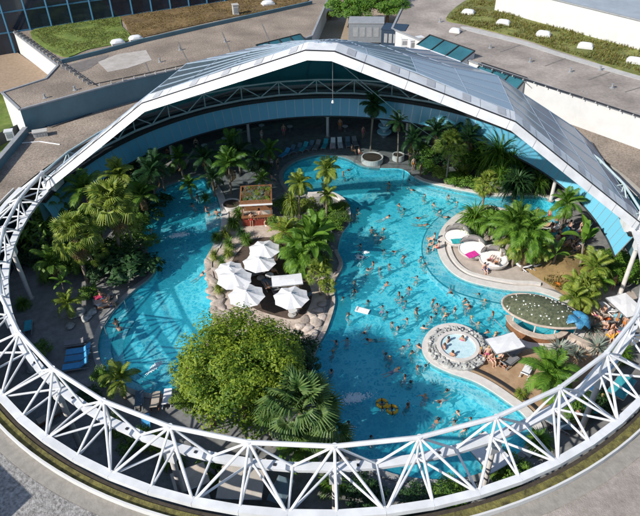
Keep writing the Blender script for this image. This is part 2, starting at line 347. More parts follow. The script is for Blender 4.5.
# ------------------------------------------------------------ hall walls, roofs around
GA = R_(9.6); GN = Vector((math.sin(GA), math.cos(GA), 0)); GC = Vector((GN.y, -GN.x, 0))
def GP(s, z, b=0.0): v = GC*s+GN*b; return Vector((v.x, v.y, z))
left_edge = -34.3
roof_outer = [(left_edge, 18.6), (left_edge, -60), (60, -60), (60, 45), (18, 45), (-20, 45), (-25.0, 26.6)]
mb = MB(); hole = circ(30.95, 144)
sheet(mb, roof_outer, [hole], 5.45); tag(mb.build('gravel_roof', gravel), kind='structure')
mb = MB(); sheet(mb, roof_outer, [circ(30.42, 144)], 5.0); wall_strip(mb, circ(30.42, 144), 5.0, 5.24); wall_strip(mb, roof_outer, 0, 5.449); tag(mb.build('roof_slab', concrete), kind='structure')
# near roof is coarser grey gravel with a paved border
def annulus(name, r0, r1, a0, a1, z, m, n=80, z0=None):
    mb = MB(); P0 = [RP(r0, a0+(a1-a0)*i/n, z) for i in range(n+1)]; P1 = [RP(r1, a0+(a1-a0)*i/n, z) for i in range(n+1)]
    mb.add(P0+P1, [(i, n+1+i, n+2+i, i+1) for i in range(n)])
    if z0 is not None:
        for P in (P0, P1): mb.add([*P, *[Vector((p.x, p.y, z0)) for p in P]], [(i, i+1, n+2+i, n+1+i) for i in range(n)])
    return tag(mb.build(name, m), kind='structure')
annulus('near_gravel_bed', 32.02, 52, -62, 8, 5.456, gravel2)
annulus('near_gravel_pale', 32.02, 52, 8, 62, 5.456, gravel3)
annulus('paved_border', 31.11, 32.0, -78, 70, 5.458, mat('border_slab', (.27, .25, .22), .9, .15, 2, .3))
annulus('roof_kerb', 30.985, 31.10, -100, 80, 5.84, white_r, z0=5.40)
annulus('planted_gutter', 30.46, 30.98, -100, 80, 5.62, mat('sedum', (.05, .045, .015), .95, .3, 2.2, .8, c2=(.20, .18, .05), bscale=8), 120)
annulus('gutter_channel', 30.2, 30.45, -100, 80, 5.56, mat('gutter_shade', (.05, .04, .03), .95, .3, 4), 120)  # gutter coloured dark brown to stand in for the outer chord's narrow shadow
# hall facade below the ring (near and sides), of glass bays and posts
fc = thing('hall_facade', 'dark glazed wall of the hall under the white ring truss', 'facade')
for i in range(36):
    a = i*10-180+5
    if abs(a) < 100:
        p, q = RP(30.3, a-5, 0), RP(30.3, a+5, 0)
        mb = MB(); mb.add([p, q, q+Vector((0, 0, 5.2)), p+Vector((0, 0, 5.2))], [(0, 1, 2, 3)]); mb.build('pane', winG, fc)
        mb = MB(); mb.beam(p+Vector((0, 0, 0)), p+Vector((0, 0, 5.2)), .15, .15); mb.build('mullion', greym, fc)
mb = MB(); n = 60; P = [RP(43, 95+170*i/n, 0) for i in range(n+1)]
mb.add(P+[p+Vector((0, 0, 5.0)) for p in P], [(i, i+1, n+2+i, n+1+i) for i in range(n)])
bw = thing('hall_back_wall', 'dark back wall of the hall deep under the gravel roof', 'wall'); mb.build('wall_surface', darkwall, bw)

# ------------------------------------------------------------ ring truss
ring = thing('ring_truss', 'white tubular steel ring truss circling the open roof over the pools', 'truss')
DL, PH = 10.0095, .658
RU, ZU, RI, ZI, RO, ZO = 27.15, 8.04, 27.16, 6.19, 30.0, 6.0
def tubepart(name, a, b, r, m=white, n=8, parent=ring):
    mb = MB(); mb.tube([a, b], r, n); return mb.build(name, m, parent, smooth=False)
def U(k): return RP(RU, k*DL+PH, ZU)
def I(k): return RP(RI, k*DL+PH, ZI)
def O(k): return RP(RO, k*DL+PH, ZO)
lo, hi = -10, 8
for k in range(lo, hi):      # near part: full triangular truss
    tubepart('top_chord', U(k), U(k+1), .148)
    mb = MB(); 
    for h in (0, .5): mb.beam(I(k+h)-Vector((0,0,.1)), I(k+h+.5)-Vector((0,0,.1)), .56, .22)
    mb.build('inner_chord', white, ring)
    mb = MB()
    for h in (0, .5): mb.beam(O(k+h), O(k+h+.5), .46, .34)
    mb.build('outer_chord', white, ring)
    mb = MB(); q = I(k+.28); mb.box(q+Vector((0, 0, .035)), (.16, .16, .06), R_(k*DL+PH)); mb.build('lug', dark, ring)
    tubepart('brace', I(k+.5), O(k+.5), .075)
    for e in (-.5, .5):
        j = k+e if e > 0 else k+1+e
    tubepart('brace', U(k), I(k+.5), .078); tubepart('brace', U(k+1), I(k+.5), .078)
    tubepart('brace', U(k), O(k+.5), .086); tubepart('brace', U(k+1), O(k+.5), .086)
    tubepart('brace', I(k), O(k+.5), .076); tubepart('brace', I(k+1), O(k+.5), .076)
for k in range(lo, hi+1):
    tubepart('brace', U(k), O(k), .08); tubepart('post', U(k), I(k), .078); tubepart('brace', I(k), O(k), .075)
    mb = MB(); mb.tube([U(k)-Vector((0,0,.19)), U(k)+Vector((0,0,.12))], .165, 10); mb.build('node', white, ring)
teal = mat('truss_shade_tint', (.42, .52, .53), .5, .08, 2)  # white truss steel with its teal shade put into the colour
back = thing('back_ring_truss', 'white zigzag truss, tinted teal for shade, along the foot of the glazed roof at the back', 'truss')
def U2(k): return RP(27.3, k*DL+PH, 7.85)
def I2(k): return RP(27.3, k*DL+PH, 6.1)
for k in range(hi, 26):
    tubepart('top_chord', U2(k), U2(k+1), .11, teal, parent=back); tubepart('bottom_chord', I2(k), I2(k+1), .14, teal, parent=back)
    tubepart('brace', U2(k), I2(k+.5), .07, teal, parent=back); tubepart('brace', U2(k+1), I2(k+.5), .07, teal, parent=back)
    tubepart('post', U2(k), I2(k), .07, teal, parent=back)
# teal glass band hanging under it
band = thing('glass_band', 'curved band of teal glass panels hanging below the roof truss', 'facade')
nb_ = 74
for i in range(nb_):
    a0 = 80+184*i/nb_; a1 = 80+184*(i+1)/nb_
    p, q, r, s_ = RP(27.05, a0+.03, 5.62), RP(27.05, a1-.03, 5.62), RP(26.15, a1-.03, 3.5), RP(26.15, a0+.03, 3.5)
    mb = MB(); mb.add([p, q, r, s_], [(3, 2, 1, 0)]); mb.build('panel', bandM, band)
    mb = MB(); mb.beam(RP(27.07, a0, 5.62), RP(26.17, a0, 3.5), .05, .05); mb.build('joint', steel, band)
mb = MB(); strip(mb, [tuple(RP(27.0, 80+184*i/90, 0)[:2]) for i in range(91)], -.25, .35, 5.63, 6.0); mb.build('top_rail', dark, band)
mb = MB(); strip(mb, [tuple(RP(26.18, 80+184*i/90, 0)[:2]) for i in range(91)], -.12, .12, 3.36, 3.49); mb.build('bottom_rail', darkwall, band)
mb = MB(); n = 90   # opaque liner behind the band
P = [RP(27.5, 80+184*i/n, 3.4) for i in range(n+1)]; mb.add(P+[p+Vector((0, 0, 2.2)) for p in P], [(i, i+1, n+2+i, n+1+i) for i in range(n)]); mb.build('liner', mat('liner', (.10, .20, .24), .7, .1), band)
# columns
ci = 0
for a in (-99, -80, -60, -40, -20, 0.7, 21, 41, 61, 78, 112, 134, 156, 178, 200, 222, 244):
    c = thing('column', '', 'column', RP(27.3, a, 0), R_(a), 'round columns carrying the ring')
    nm = 'slender pale column under the ring, %s counting clockwise from the left end of the gable' % (ORD[ci])
    if a > 90: nm = 'pale column in the shade under the teal glass band, %s from the right' % ORD[ci-10]
    c['label'] = nm; ci += 1
    mb = MB(); mb.lathe([(.20, 0), (.20, 3.6 if a > 90 else 5.2)], 14); sf_ = mb.build('shaft', curbM, c, True)
    mb = MB(); mb.lathe([(.34, 0), (.34, .12), (.2, .14)], 14); mb.build('base', curbD, sf_)
    mb = MB(); mb.box((0, 0, 3.3 if a > 90 else 5.5), (.7, .6, .8)); mb.build('head', white, sf_)

# ------------------------------------------------------------ gable and glazed half dome
dome = thing('retracted_roof', 'faceted glazed half dome roof with white gable edge, slid back', 'roof')
prof = [(-27.4, 6.75), (-15.6, 15.55), (-1.15, 20.62), (1.15, 20.62), (15.6, 15.55), (27.3, 7.0)]
pn = []
for i, (s_, z) in enumerate(prof):
    a = Vector(prof[max(i-1, 0)]); b = Vector(prof[min(i+1, len(prof)-1)]); t = (b-a).normalized(); pn.append(Vector((-t.y, t.x)))
for i in range(len(prof)-1):
    P = [Vector(prof[i]), Vector(prof[i+1])]; N = [pn[i], pn[i+1]]
    L = (P[1]-P[0]).length; t = (P[1]-P[0]).normalized()
    def q(e, d, b, i=i, P=P, N=N): v = P[e]+N[e]*d; return GP(v.x, v.y, b)
    mb = MB(); vs = []
    for e in (0, 1): vs += [q(e, 0, 0), q(e, -.66, -.42), q(e, -.8, 1.5), q(e, .10, 1.75)]
    mb.add(vs, [(0, 1, 2, 3), (7, 6, 5, 4), (0, 4, 5, 1), (1, 5, 6, 2), (2, 6, 7, 3), (3, 7, 4, 0)]); mb.build('gable_beam', white, dome)
    mb = MB(); mb.add([q(0, .012, -.03), q(1, .012, -.03), q(1, -.10, -.03), q(0, -.10, -.03), q(0, .03, .09), q(1, .03, .09)], [(0, 1, 2, 3), (0, 4, 5, 1)]); mb.build('seam', dark, dome)
    ns = 5 if L > 12 else 0
    for j in range(ns):
        u = (j+.5)/ns if j else .06
        def q2(uu, d, b): v = P[0].lerp(P[1], uu)+N[0].lerp(N[1], uu)*d; return GP(v.x, v.y, b)
        du = .35/L
        mb = MB(); mb.add([q2(u, .05, .35), q2(u+du*2, .05, .35), q2(u+du*2, .112, 1.5), q2(u, .112, 1.5)], [(0, 1, 2, 3)]); mb.build('joint_plate', mat('joint_grey', (.42, .43, .45), .6, .1), dome)
        mb = MB(); u2 = min(.97, u+.5/ns); e2 = .02/L; mb.add([q2(u2, .004, .0), q2(u2+e2*2, .004, .0), q2(u2+e2*2, .114, 1.74), q2(u2, .114, 1.74), q2(u2, -.65, -.435), q2(u2+e2*2, -.65, -.435)], [(0, 1, 2, 3), (4, 5, 1, 0)]); mb.build('panel_seam', greym, dome)
mb = MB(); mb.box(GP(0, 20.2, -.06), (.6, .12, .35), -GA); mb.build('apex_box', mat('green_box', (.03, .10, .08), .5), dome)
# facets: rings from eave to crown
NA = 24; NF = 6; purM = mat('purlin_paint', (.33, .40, .48), .5, .08, 2); barM = mat('bar_paint', (.30, .37, .45), .5, .08, 2)
rings = [(29.8, 6.05), (26.2, 8.55), (22.7, 11.0), (19.3, 13.35), (16.3, 15.55), (11.8, 17.0), (7.6, 18.6), (3.6, 19.9), (0.4, 20.75)]
def clr(c): b, s_ = c.dot(GN), c.dot(GC); return s_ < 7 and (b < 7.8 or (b < 11 and s_ > -7))
def gz(r): return 15.55-(r-15.6)*.735
def corner(ri, k):
    r, z = rings[ri]; a = math.pi*k/NF
    if k in (0, NF):
        if ri == 0: r, z = 27.9, 6.6
        elif ri < 4: z = gz(r)+.13
        elif ri == 4: r = 15.7
    elif ri >= 0: r = r*(1.055 if ri else 1.03)
    return GP(r*math.cos(a), z, max(1.6, r*math.sin(a)+1.2))
def dpt(ri, j):
    q = j*NF/NA; k = min(int(q), NF-1); return corner(ri, k).lerp(corner(ri, k+1), q-k)
for ri in range(len(rings)-1):
    for j in range(NA):
        vs = [dpt(ri, j), dpt(ri, j+1), dpt(ri+1, j+1), dpt(ri+1, j)]
        if (vs[2]-vs[3]).length < .05: vs = vs[:3]
        c = sum(vs, Vector())/len(vs); vs = [c+(v-c)*.999 for v in vs]
        mb = MB(); mb.add(vs, [tuple(range(len(vs)))]); mb.build('glass_pane', roofC if clr(c) else roofG, dome)
        if ri < 6 and not clr(c):
            cc = Vector((GN.x*6, GN.y*6, 4)); vi = [v+(cc-v).normalized()*.35 for v in vs]
            mb = MB(); mb.add(vi, [tuple(range(len(vi)))]); mb.build('inner_pane', innerG, dome)
for j in range(NA+1):
    for ri in range(len(rings)-1):
        a, b = dpt(ri, j), dpt(ri+1, j)
        if (b-a).length > .1:
            mb = MB(); mb.beam(a, b, .12 if j % 4 == 0 else .05, .09); mb.build('glazing_bar', barM, dome)
for ri in range(len(rings)-1):
    mb = MB()
    for j in range(NA): mb.beam(dpt(ri, j), dpt(ri, j+1), .04, .05)
    mb.build('purlin', purM, dome)
mb = MB()
for i in range(1, NA): mb.tube([dpt(0, i)-Vector((0,0,.3)), dpt(0, i)+Vector((0,0,.05))], .09, 6)
mb.build('eave_posts', greym, dome)
mb = MB(); n = 60; P = [dpt(0, NA*i/n)-Vector((0, 0, .04)) for i in range(n+1)]; mb.add(P+[Vector((p.x*1.015, p.y*1.015, 5.2)) for p in P], [(i, i+1, n+2+i, n+1+i) for i in range(n)]); mb.build('eave_skirt', white_r, dome)
# white end block with bracing at the right, plain at the left
mb = MB(); vs = [GP(27.25, 7.1, .02), GP(24.6, 9.0, .02), GP(25.6, 6.9, .02)]
for sgn, s0 in ((1, 27.3), (-1, -27.4)):
    mb = MB(); mb.box(GP(s0-.35*sgn, 6.35, .9), (1.3, 1.7, .9), -GA); mb.build('end_block', white, dome)
    mb = MB(); mb.box(GP(s0-.35*sgn, 6.83, .2), (.5, .2, .04), -GA); mb.build('end_plate', dark, dome)
# suspended lamp and cables
mb = MB(); a = GP(.9, 20.1, .3); b = at(452, 150, 3.5); mid = (a+b)/2-Vector((0, 0, .5)); mb.tube([a, mid, b], .028, 6)
tag(mb.build('cable', steel), 'thin steel cable slanting from the gable apex down to the right planting', 'cable')
lp = thing('hanging_lamp', 'small white lamp hanging on a wire below the gable apex', 'lamp', GP(.9, 16.1, .6))
mb = MB(); mb.tube([(0, 0, .3), (0, 0, 4.0)], .015, 5); mb.build('wire', steel, lp)
mb = MB(); mb.lathe([(0, .3), (.07, .25), (.11, .1), (.11, .05), (0, .05)], 12); mb.build('shade', white, lp)

# ------------------------------------------------------------ surroundings
Z8 = 8.2
def block(name, label, cat, pts, z1, z0, top, wallm, walls=None, group=None):
    t = thing(name, label, cat, (0, 0, 0), 0, group); P = W(pts, z1)
    mb = MB(); sheet(mb, P, (), z1); mb.build('roof_surface', top, t)
    n = len(P)
    for i in range(n):
        m = (walls or {}).get(i, wallm)
        p, q = P[i], P[(i+1) % n]
        mb = MB(); mb.add([(*p, z0), (*q, z0), (*q, z1+.0), (*p, z1+.0)], [(0, 1, 2, 3)]); mb.build('wall', m, t)
        mb = MB(); d = Vector((q[0]-p[0], q[1]-p[1], 0)); 
        mb.beam(Vector((*p, z1+.06)), Vector((*q, z1+.06)), .3, .16); mb.build('coping', greym, t)
    return t, P
bl, Pb = block('flat_roof_wing', 'flat roofed wing with blue fascia and gravel roof behind the dome', 'building',
    [(20,110),(130,80),(290,44),(312,36),(330,-6),(240,-3),(110,17),(8,28),(58,66),(46,79),(2,93)], Z8, 0, gravel, white_r, {0: fasciaM, 1: fasciaM, 2: fasciaM})
# fascia panel joints
p0, p1 = Vector((*Pb[0], 0)), Vector((*Pb[1], 0)); dirv = (p1-p0).normalized(); nv = Vector((dirv.y, -dirv.x, 0))
for i in range(0):
    q = p0+dirv*(i*1.6)+nv*.02
    mb = MB(); mb.beam(q+Vector((0, 0, 5.5)), q+Vector((0, 0, 8.1)), .03, .03); mb.build('panel_joint', dark, bl)
def roofpatch(name, pts, z, m, label=None, k=4):
    mb = MB(); P = spline(W(pts, z), k) if k > 1 else W(pts, z); sheet(mb, P, (), z+.02); wall_strip(mb, P, z-.2, z+.02); return tag(mb.build(name, m), kind='structure')
roofpatch('green_roof_lawn', [(30,32),(75,18),(116,12),(122,26),(131,39),(88,49),(62,56)], Z8+.10, grassG)
roofpatch('brown_roof_meadow', [(122,12),(160,4),(240,-6),(305,-6),(300,4),(235,16),(180,28),(136,37),(126,25)], Z8+.10, grassB)
roofpatch('pale_roof_patch', [(98,62),(118,54),(146,50),(152,60),(128,68),(108,72)], Z8+.006, mat('screed', (.33, .30, .27), .9, .12, .8, .1, c2=(.45, .42, .39)), None, 1)
roofpatch('dark_roof_patch', [(60,68),(75,63),(108,55),(98,63),(80,72)], Z8+.004, mat('dark_roof_tone', (.17, .15, .14), .9, .2, .9, .2))  # roof patch in a darker tone than the gravel around it
def tufts(name, pts, z, n, h, mats_, label=None):
    P = W(pts, z); xs = [p[0] for p in P]; ys = [p[1] for p in P]; mb = MB(); k = 0
    while k < n:
        x, y = rng.uniform(min(xs), max(xs)), rng.uniform(min(ys), max(ys))
        if not inside((x, y), P): continue
        if math.sin(x*.9+1.3*math.sin(y*.7))+math.sin(y*1.1+x*.35) < rng.uniform(-1.6, .2): k += .4; continue
        k += 1; hh = h*rng.uniform(.4, 1.3)
        for b in range(3):
            a = rng.uniform(0, 6.28); l = hh*rng.uniform(.2, .7); wv = .03+hh*.05
            c, s_ = math.cos(a), math.sin(a)
            mb.add([(x-s_*wv, y+c*wv, z), (x+s_*wv, y-c*wv, z), (x+c*l, y+s_*l, z+hh)], [(0, 1, 2)], int(rng.integers(len(mats_))))
    o = mb.build(name, mats_); return tag(o, label, None, None, 'stuff')
g1 = leaf_mat('grass_a', (.10, .13, .02), (.24, .27, .06)); g2 = leaf_mat('grass_b', (.22, .20, .05), (.36, .31, .09)); g3 = leaf_mat('grass_c', (.13, .075, .025), (.25, .16, .06)); g4 = leaf_mat('grass_d', (.06, .11, .02), (.12, .19, .03))
tufts('roof_grass', [(30,32),(75,18),(116,12),(122,26),(131,39),(88,49),(62,56)], Z8+.12, 5200, .16, [g1, g1, g4, g2], 'short green grass on the flat roof at the upper left')
tufts('brown_grass', [(122,12),(160,4),(240,-6),(305,-6),(300,4),(235,16),(180,28),(136,37),(126,25)], Z8+.12, 4500, .18, [g3, g3, g2], 'dry brown grass on the flat roof at the top')
# low parapets and rails on that roof
def rail(name, label, pts, z, n, m=dark, h=.35, pw=.35):
    t = thing(name, label, 'railing'); P = [Vector((*p, z)) for p in W(pts, z)]
    for a, b in zip(P[:-1], P[1:]):
        mb = MB(); mb.beam(a+Vector((0, 0, h)), b+Vector((0, 0, h)), .09, .09); mb.build('rail', m, t)
        k = max(2, int((b-a).length/1.3))
        me = None
        for i in range(k):
            q = a.lerp(b, (i+.5)/k); mb = MB(); mb.box(q+Vector((0, 0, h/2)), (pw, .10, h), math.atan2(b.y-a.y, b.x-a.x)+1.57); mb.build('bracket', concrete, t)
    return t
rail('roof_edge_rail', 'dark edge rail with pale brackets along the blue fascia roof', [(94,87),(140,77.5),(210,62),(286,45)], Z8+.14, 20)
rail('roof_side_rail', 'dark edge rail with pale brackets above the white side wall', [(12,30),(40,49),(62,65),(92,86)], Z8+.14, 20, pw=.6)
mb = MB(); P = [Vector((*p, Z8)) for p in W([(60,64),(100,54),(140,43),(200,29),(312,4)], Z8)]
lw_ = thing('low_roof_wall', 'low blue grey upstand wall crossing the grassed roof', 'wall')
for a, b in zip(P[:-1], P[1:]):
    mb = MB(); mb.beam(a+Vector((0, 0, .25)), b+Vector((0, 0, .25)), .25, .55); mb.build('wall_length', fasciaM, lw_)
# skylight domes
def skylight(px, py, z, s, rz, label, grp='white rooflight domes'):
    t = thing('rooflight_dome', label, 'rooflight', at(px, py, z), rz, grp, s)
    mb = MB(); mb.box((0, 0, .15), (1.7, 1.15, .3)); kb_ = mb.build('kerb', white_r, t)
    mb = MB(); prof_ = [(1, 0), (.97, .12), (.8, .25), (.5, .33), (0, .36)]; n = 16
    vs = []; 
    for (r, z_) in prof_:
        for j in range(n):
            a = 2*math.pi*j/n; e = 1/(max(abs(math.cos(a)), abs(math.sin(a)))**.8); vs.append((.8*r*e*math.cos(a), .52*r*e*math.sin(a), .3+z_))
    mb.add(vs, [(i*n+j, i*n+(j+1) % n, (i+1)*n+(j+1) % n, (i+1)*n+j) for i in range(4) for j in range(n)]); mb.build('dome', skyl, kb_, True)
skylight(118, 44, Z8, 1.1, .5, 'white rooflight dome on the left roof beside the green grass, left of two')
skylight(136, 40, Z8, 1.1, .5, 'white rooflight dome on the left roof beside the grass, right of two')
skylight(268, 5, Z8, 1.2, .4, 'white rooflight by the top edge above the brown roof meadow')
ZC = 8.8
for i, (x, y) in enumerate([(468,14),(503,24.5),(543,36),(585,48),(634,63)]):
    skylight(x, y, ZC, 1.15, -.45, 'white rooflight dome in the right grassy roof strip, %s from the left' % ORD[i])
skylight(455, 32, ZC, .9, -.45, 'small flat rooflight on bare gravel near the right skylight boxes')
mb = MB(); mb.box(at(531, 16, ZC)+Vector((0,0,.15)), (.9, .6, .3), -.4); tag(mb.build('vent_box', concrete), 'small grey vent box amid the grass of the right roof', 'vent')
# right wing
br, Pr = block('right_wing', 'flat gravel roofed wing with a long white wall right of the dome', 'building',
    [(392,29),(475,63),(640,117),(760,157),(860,80),(660,-30),(420,-30)], ZC, 0, gravel3, white_r)
roofpatch('right_roof_meadow', [(446,18),(471,-2),(502,1),(565,17),(660,43),(660,78),(571,54),(524,39),(468,25)], ZC+.06, grassM)
tufts('meadow_grass', [(446,18),(471,0),(502,2),(565,18),(660,44),(660,78),(571,54),(524,39),(468,25)], ZC+.08, 6500, .36, [g1, g2, g1, g3], 'tall yellow green grass on the right flat roof')
roofpatch('pale_strip', [(468,27),(524,41),(571,56),(655,80),(655,84),(571,60),(524,45),(466,30)], ZC+.01, concrete)
rail('right_roof_rail', 'black cable rail with brackets along the top of the white wall', [(478,65),(540,85),(590,101),(640,117.5),(690,134)], ZC+.14, 20, h=.16)
t, P2 = block('white_annex', 'white rendered building at the top right beyond the grassy roof', 'building',
    [(498,-14),(650,23),(700,37),(760,-30),(560,-50)], ZC+3.6, ZC-.5, mat('annex_roof', (.30, .34, .38), .7, .1, .6), white_r)
for (x, y) in ((548,-3),(560,0)):
    pass
# cables hanging over the white wall
for i, (pts, lab) in enumerate([([(524,81,8.9),(545,100,6.6),(560,101,6.4),(583,91,8.9)], 'grey hose looping along the foot of the white wall'),
        ([(587,93,8.9),(592,118,6.4),(603,132,5.6),(640,143,5.55)], 'grey hose hanging down the white wall to the gravel')]):
    mb = MB(); P = [at(x, y, z) for x, y, z in pts]; Q = []
    for k in range(len(P)-1):
        for u in range(5): Q.append(P[k].lerp(P[k+1], u/5))
    Q.append(P[-1]); mb.tube(Q, .05, 6); tag(mb.build('hose', greym), lab, 'hose')
for i, (x, y, z) in enumerate([(490,48,ZC),(530,62,ZC),(570,72,ZC),(612,88,ZC),(440,22,ZC),(600,70,ZC),(180,50,Z8),(225,42,Z8),(160,62,Z8),(75,90,Z8),(45,98,Z8)]):
    t = thing('roof_vent_pipe', 'short grey vent pipe on the %s flat roof, %s from the left of its roof' % ('right' if z == ZC else 'left', ORD[sorted([q[0] for q in ((490,48),(530,62),(570,72),(612,88),(440,22),(600,70))] if z == ZC else [180,225,160,75,45]).index(x)]), 'vent', at(x, y, z), 0, 'roof vent pipes')
    mb = MB(); mb.lathe([(.28, 0), (.28, .05), (.11, .08), (.11, .45), (0, .47)], 12); pp_ = mb.build('pipe', greym, t)
    mb = MB(); mb.lathe([(.17, .45), (.17, .5), (0, .55)], 12); mb.build('cap', steel, pp_)
for nm, pts, z in (('roof_seams', [((500,52),(520,45)),((545,66),(566,58)),((588,80),(610,72)),((625,92),(645,86)),((455,36),(470,28))], ZC), ('roof_seams', [((150,74),(140,50)),((190,66),(178,42)),((232,56),(222,32)),((272,47),(262,24))], Z8)):
    mb = MB()
    for a_, b_ in pts:
        p, q = at(*a_, z), at(*b_, z); mb.beam(p+Vector((0, 0, .012)), q+Vector((0, 0, .012)), .16, .02)
    tag(mb.build(nm, mat('membrane_strip', (.16, .15, .14), .9, .2, 2)), kind='structure')
# glazed roof boxes against the right wing
def glazed_box(pxa, pxb, zt, out, drop, label, n=3):
    A, B = at(*pxa, zt), at(*pxb, zt); d = (B-A); L = d.length; d.normalize(); nn = Vector((d.y, -d.x, 0))
    if nn.dot(CAM-A) < 0: nn = -nn
    t = thing('glazed_roof_box', label, 'rooflight', (0, 0, 0), 0, 'sloping glazed boxes beside the dome')
    a0, b0 = A+nn*out-Vector((0, 0, drop)), B+nn*out-Vector((0, 0, drop))
    for i in range(n):
        u0, u1 = (i+.04)/n, (i+.96)/n
        mb = MB(); mb.add([a0.lerp(b0, u0), a0.lerp(b0, u1), A.lerp(B, u1), A.lerp(B, u0)], [(0, 1, 2, 3)]); mb.build('pane', skyG, t)
    for i in range(n+1):
        u = i/n; mb = MB(); mb.beam(A.lerp(B, u)+Vector((0,0,.04)), a0.lerp(b0, u)+Vector((0,0,.04)), .14, .14); mb.build('frame_bar', dark, t)
    for p, q in ((A, B), (a0, b0)):
        mb = MB(); mb.beam(p+Vector((0,0,.03)), q+Vector((0,0,.03)), .12, .12); mb.build('frame_rail', dark if p is A else white, t)
    g = Vector((0, 0, 1.2))
    mb = MB(); mb.add([a0, b0, b0-g, a0-g], [(0, 1, 2, 3)])
    for (p, q) in ((A, a0), (B, b0)): mb.add([p, q, q-g, p-Vector((0, 0, drop))-g], [(0, 1, 2, 3)])
    mb.build('upstand', white_r, t)
glazed_box((482,63), (527,78), ZC+.1, 2.6, 1.6, 'sloping three pane glazed box on the white wall right of the dome')
glazed_box((430,35), (475,51), ZC+1.0, 2.4, .9, 'three pane glazed box behind the dome shoulder, left of the white wall')
glazed_box((256,45), (300,34), Z8+.6, 1.6, .7, 'row of small glazed hatches left of the gable apex', 4)
# plant boxes behind the apex
def plainbox(name, label, cat, px, py, z, d, rz, m, lid=None):
    t = thing(name, label, cat, at(px, py, z), rz)
    mb = MB(); mb.box((0, 0, d[2]/2), d); mb.build('casing', m, t)
    mb = MB(); mb.box((0, 0, d[2]+.05), (d[0]+.15, d[1]+.15, .1)); mb.build('lid', lid or m, t)
    mb = MB(); 
    for k in range(4): mb.box((-d[0]/2-.02 if False else (k-1.5)*d[0]/5, -d[1]/2-.02, d[2]*.55), (d[0]/7, .03, d[2]*.5))
    mb.build('louvre', greym, t); return t
plainbox('plant_box', 'grey plant housing just behind the gable apex', 'plant unit', 366, 39, 6.2, (5.2, 3.2, 2.8), -.1, mat('grey_clad', (.20, .22, .24), .6, .08), greym)
plainbox('dark_plant_box', 'navy blue plant housing right of the grey one behind the apex', 'plant unit', 394, 45, 6.2, (3.4, 3, 2.6), -.3, mat('navy_clad', (.02, .04, .07), .5, .1))
for i, (x, y) in enumerate([(404,46),(412,49),(419,48)]):
    plainbox('white_vent', 'white ventilation cowl beside the navy plant housing, %s from the left' % ORD[i], 'vent', x, y, 7.2, (.9, .9, 1.1+.2*i), .2*i, white)
plainbox('roof_cabinet', 'grey equipment box on the gravel near the left end of the blue fascia', 'cabinet', 41, 136, 5.45, (1.5, .8, .6), .35, concrete)
plainbox('white_cabinet', 'white box at the end of the left roof parapet', 'cabinet', 11, 139, 5.45, (.8, .7, 1.0), .3, white)
plainbox('roof_box_top', 'small grey cabinet by the low wall near the top bush', 'cabinet', 236, 15, Z8, (.9, .9, 1.6), .3, concrete)
mb = MB(); mb.tube([at(22, 143, 5.5), at(40, 141.5, 5.5), at(60, 144.5, 5.5)], .07, 6); tag(mb.build('conduit', white), 'white conduit lying across the gravel left of the dome', 'conduit')
mb = MB(); mb.tube([at(42,126,5.5), at(52,127,5.5), at(70,121,5.5), at(92,113,5.5)], .05, 6); tag(mb.build('roof_cable', dark), 'dark cable trailing over the gravel below the blue fascia', 'cable')
# left parapet and lower lawn
pw = thing('left_parapet', 'grey parapet wall along the left edge of the gravel roof', 'wall')
for i in range(10):
    y0 = 18.4-i*6.5
    mb = MB(); mb.box((left_edge+.2, y0-3.25, 5.75), (.4, 6.48, 1.1)); mb.build('wall_length', fasciaM, pw)
    mb = MB(); mb.box((left_edge+.2, y0-3.25, 6.34), (.55, 6.48, .08)); mb.build('coping', greym, pw)
mb = MB(); sheet(mb, W([(-60,70),(2,94),(24,130),(18,145),(-20,220),(-120,200)], 3.5), (), 3.5); tag(mb.build('lawn', grassG), kind='structure')
mb = MB(); sheet(mb, W([(-60,30),(8,30),(14,50),(52,76),(40,86),(2,93.5),(-60,75)], 5.2), (), 5.2); tag(mb.build('tan_terrace', mat('tan_gravel', (.25, .18, .12), .95, .2, 3, .5, c2=(.35, .26, .18))), kind='structure')
mb = MB(); sheet(mb, W([(225,60),(500,66),(500,-40),(225,-40)], 5.3), (), 5.3); tag(mb.build('rear_terrace', mat('tan_gravel2', (.26, .20, .14), .95, .2, 3, .5, c2=(.38, .30, .22))), kind='structure')
# dark glazed building at the upper left
gb = thing('glass_building', 'dark glass fronted building with blue mullions at the upper left', 'building')
A, B = at(-60, 43, Z8), at(242, -1, Z8); d = B-A; L = d.length; d.normalize(); nn = Vector((d.y, -d.x, 0))
A.z = 0; B.z = 0; nx = int(L/3.1); back_ = -nn*25
mb = MB(); mb.add([A, B, B+back_, A+back_]+[p+Vector((0, 0, 21)) for p in (A, B, B+back_, A+back_)], [(1, 2, 6, 5), (2, 3, 7, 6), (3, 0, 4, 7), (4, 5, 6, 7)]); mb.build('shell', darkwall, gb)
rows = [0, 4, 8.3, 11.2, 14.1, 17, 21]
for i in range(nx):
    for r in range(len(rows)-1):
        p, q = A+d*(L*(i+.02)/nx), A+d*(L*(i+.98)/nx)
        if r >= 1: mb = MB(); mb.add([p+Vector((0,0,rows[r]+.05)), q+Vector((0,0,rows[r]+.05)), q+Vector((0,0,rows[r+1]-.05)), p+Vector((0,0,rows[r+1]-.05))], [(0, 1, 2, 3)]); mb.build('pane', winG, gb)
    p = A+d*(L*i/nx)+nn*.06; mb = MB(); mb.beam(p, p+Vector((0, 0, 21)), .22, .3); mb.build('mullion', blueF, gb)
for r in rows[1:]:
    mb = MB(); mb.beam(A+nn*.05+Vector((0,0,r)), B+nn*.05+Vector((0,0,r)), .2, .18); mb.build('transom', blueF, gb)
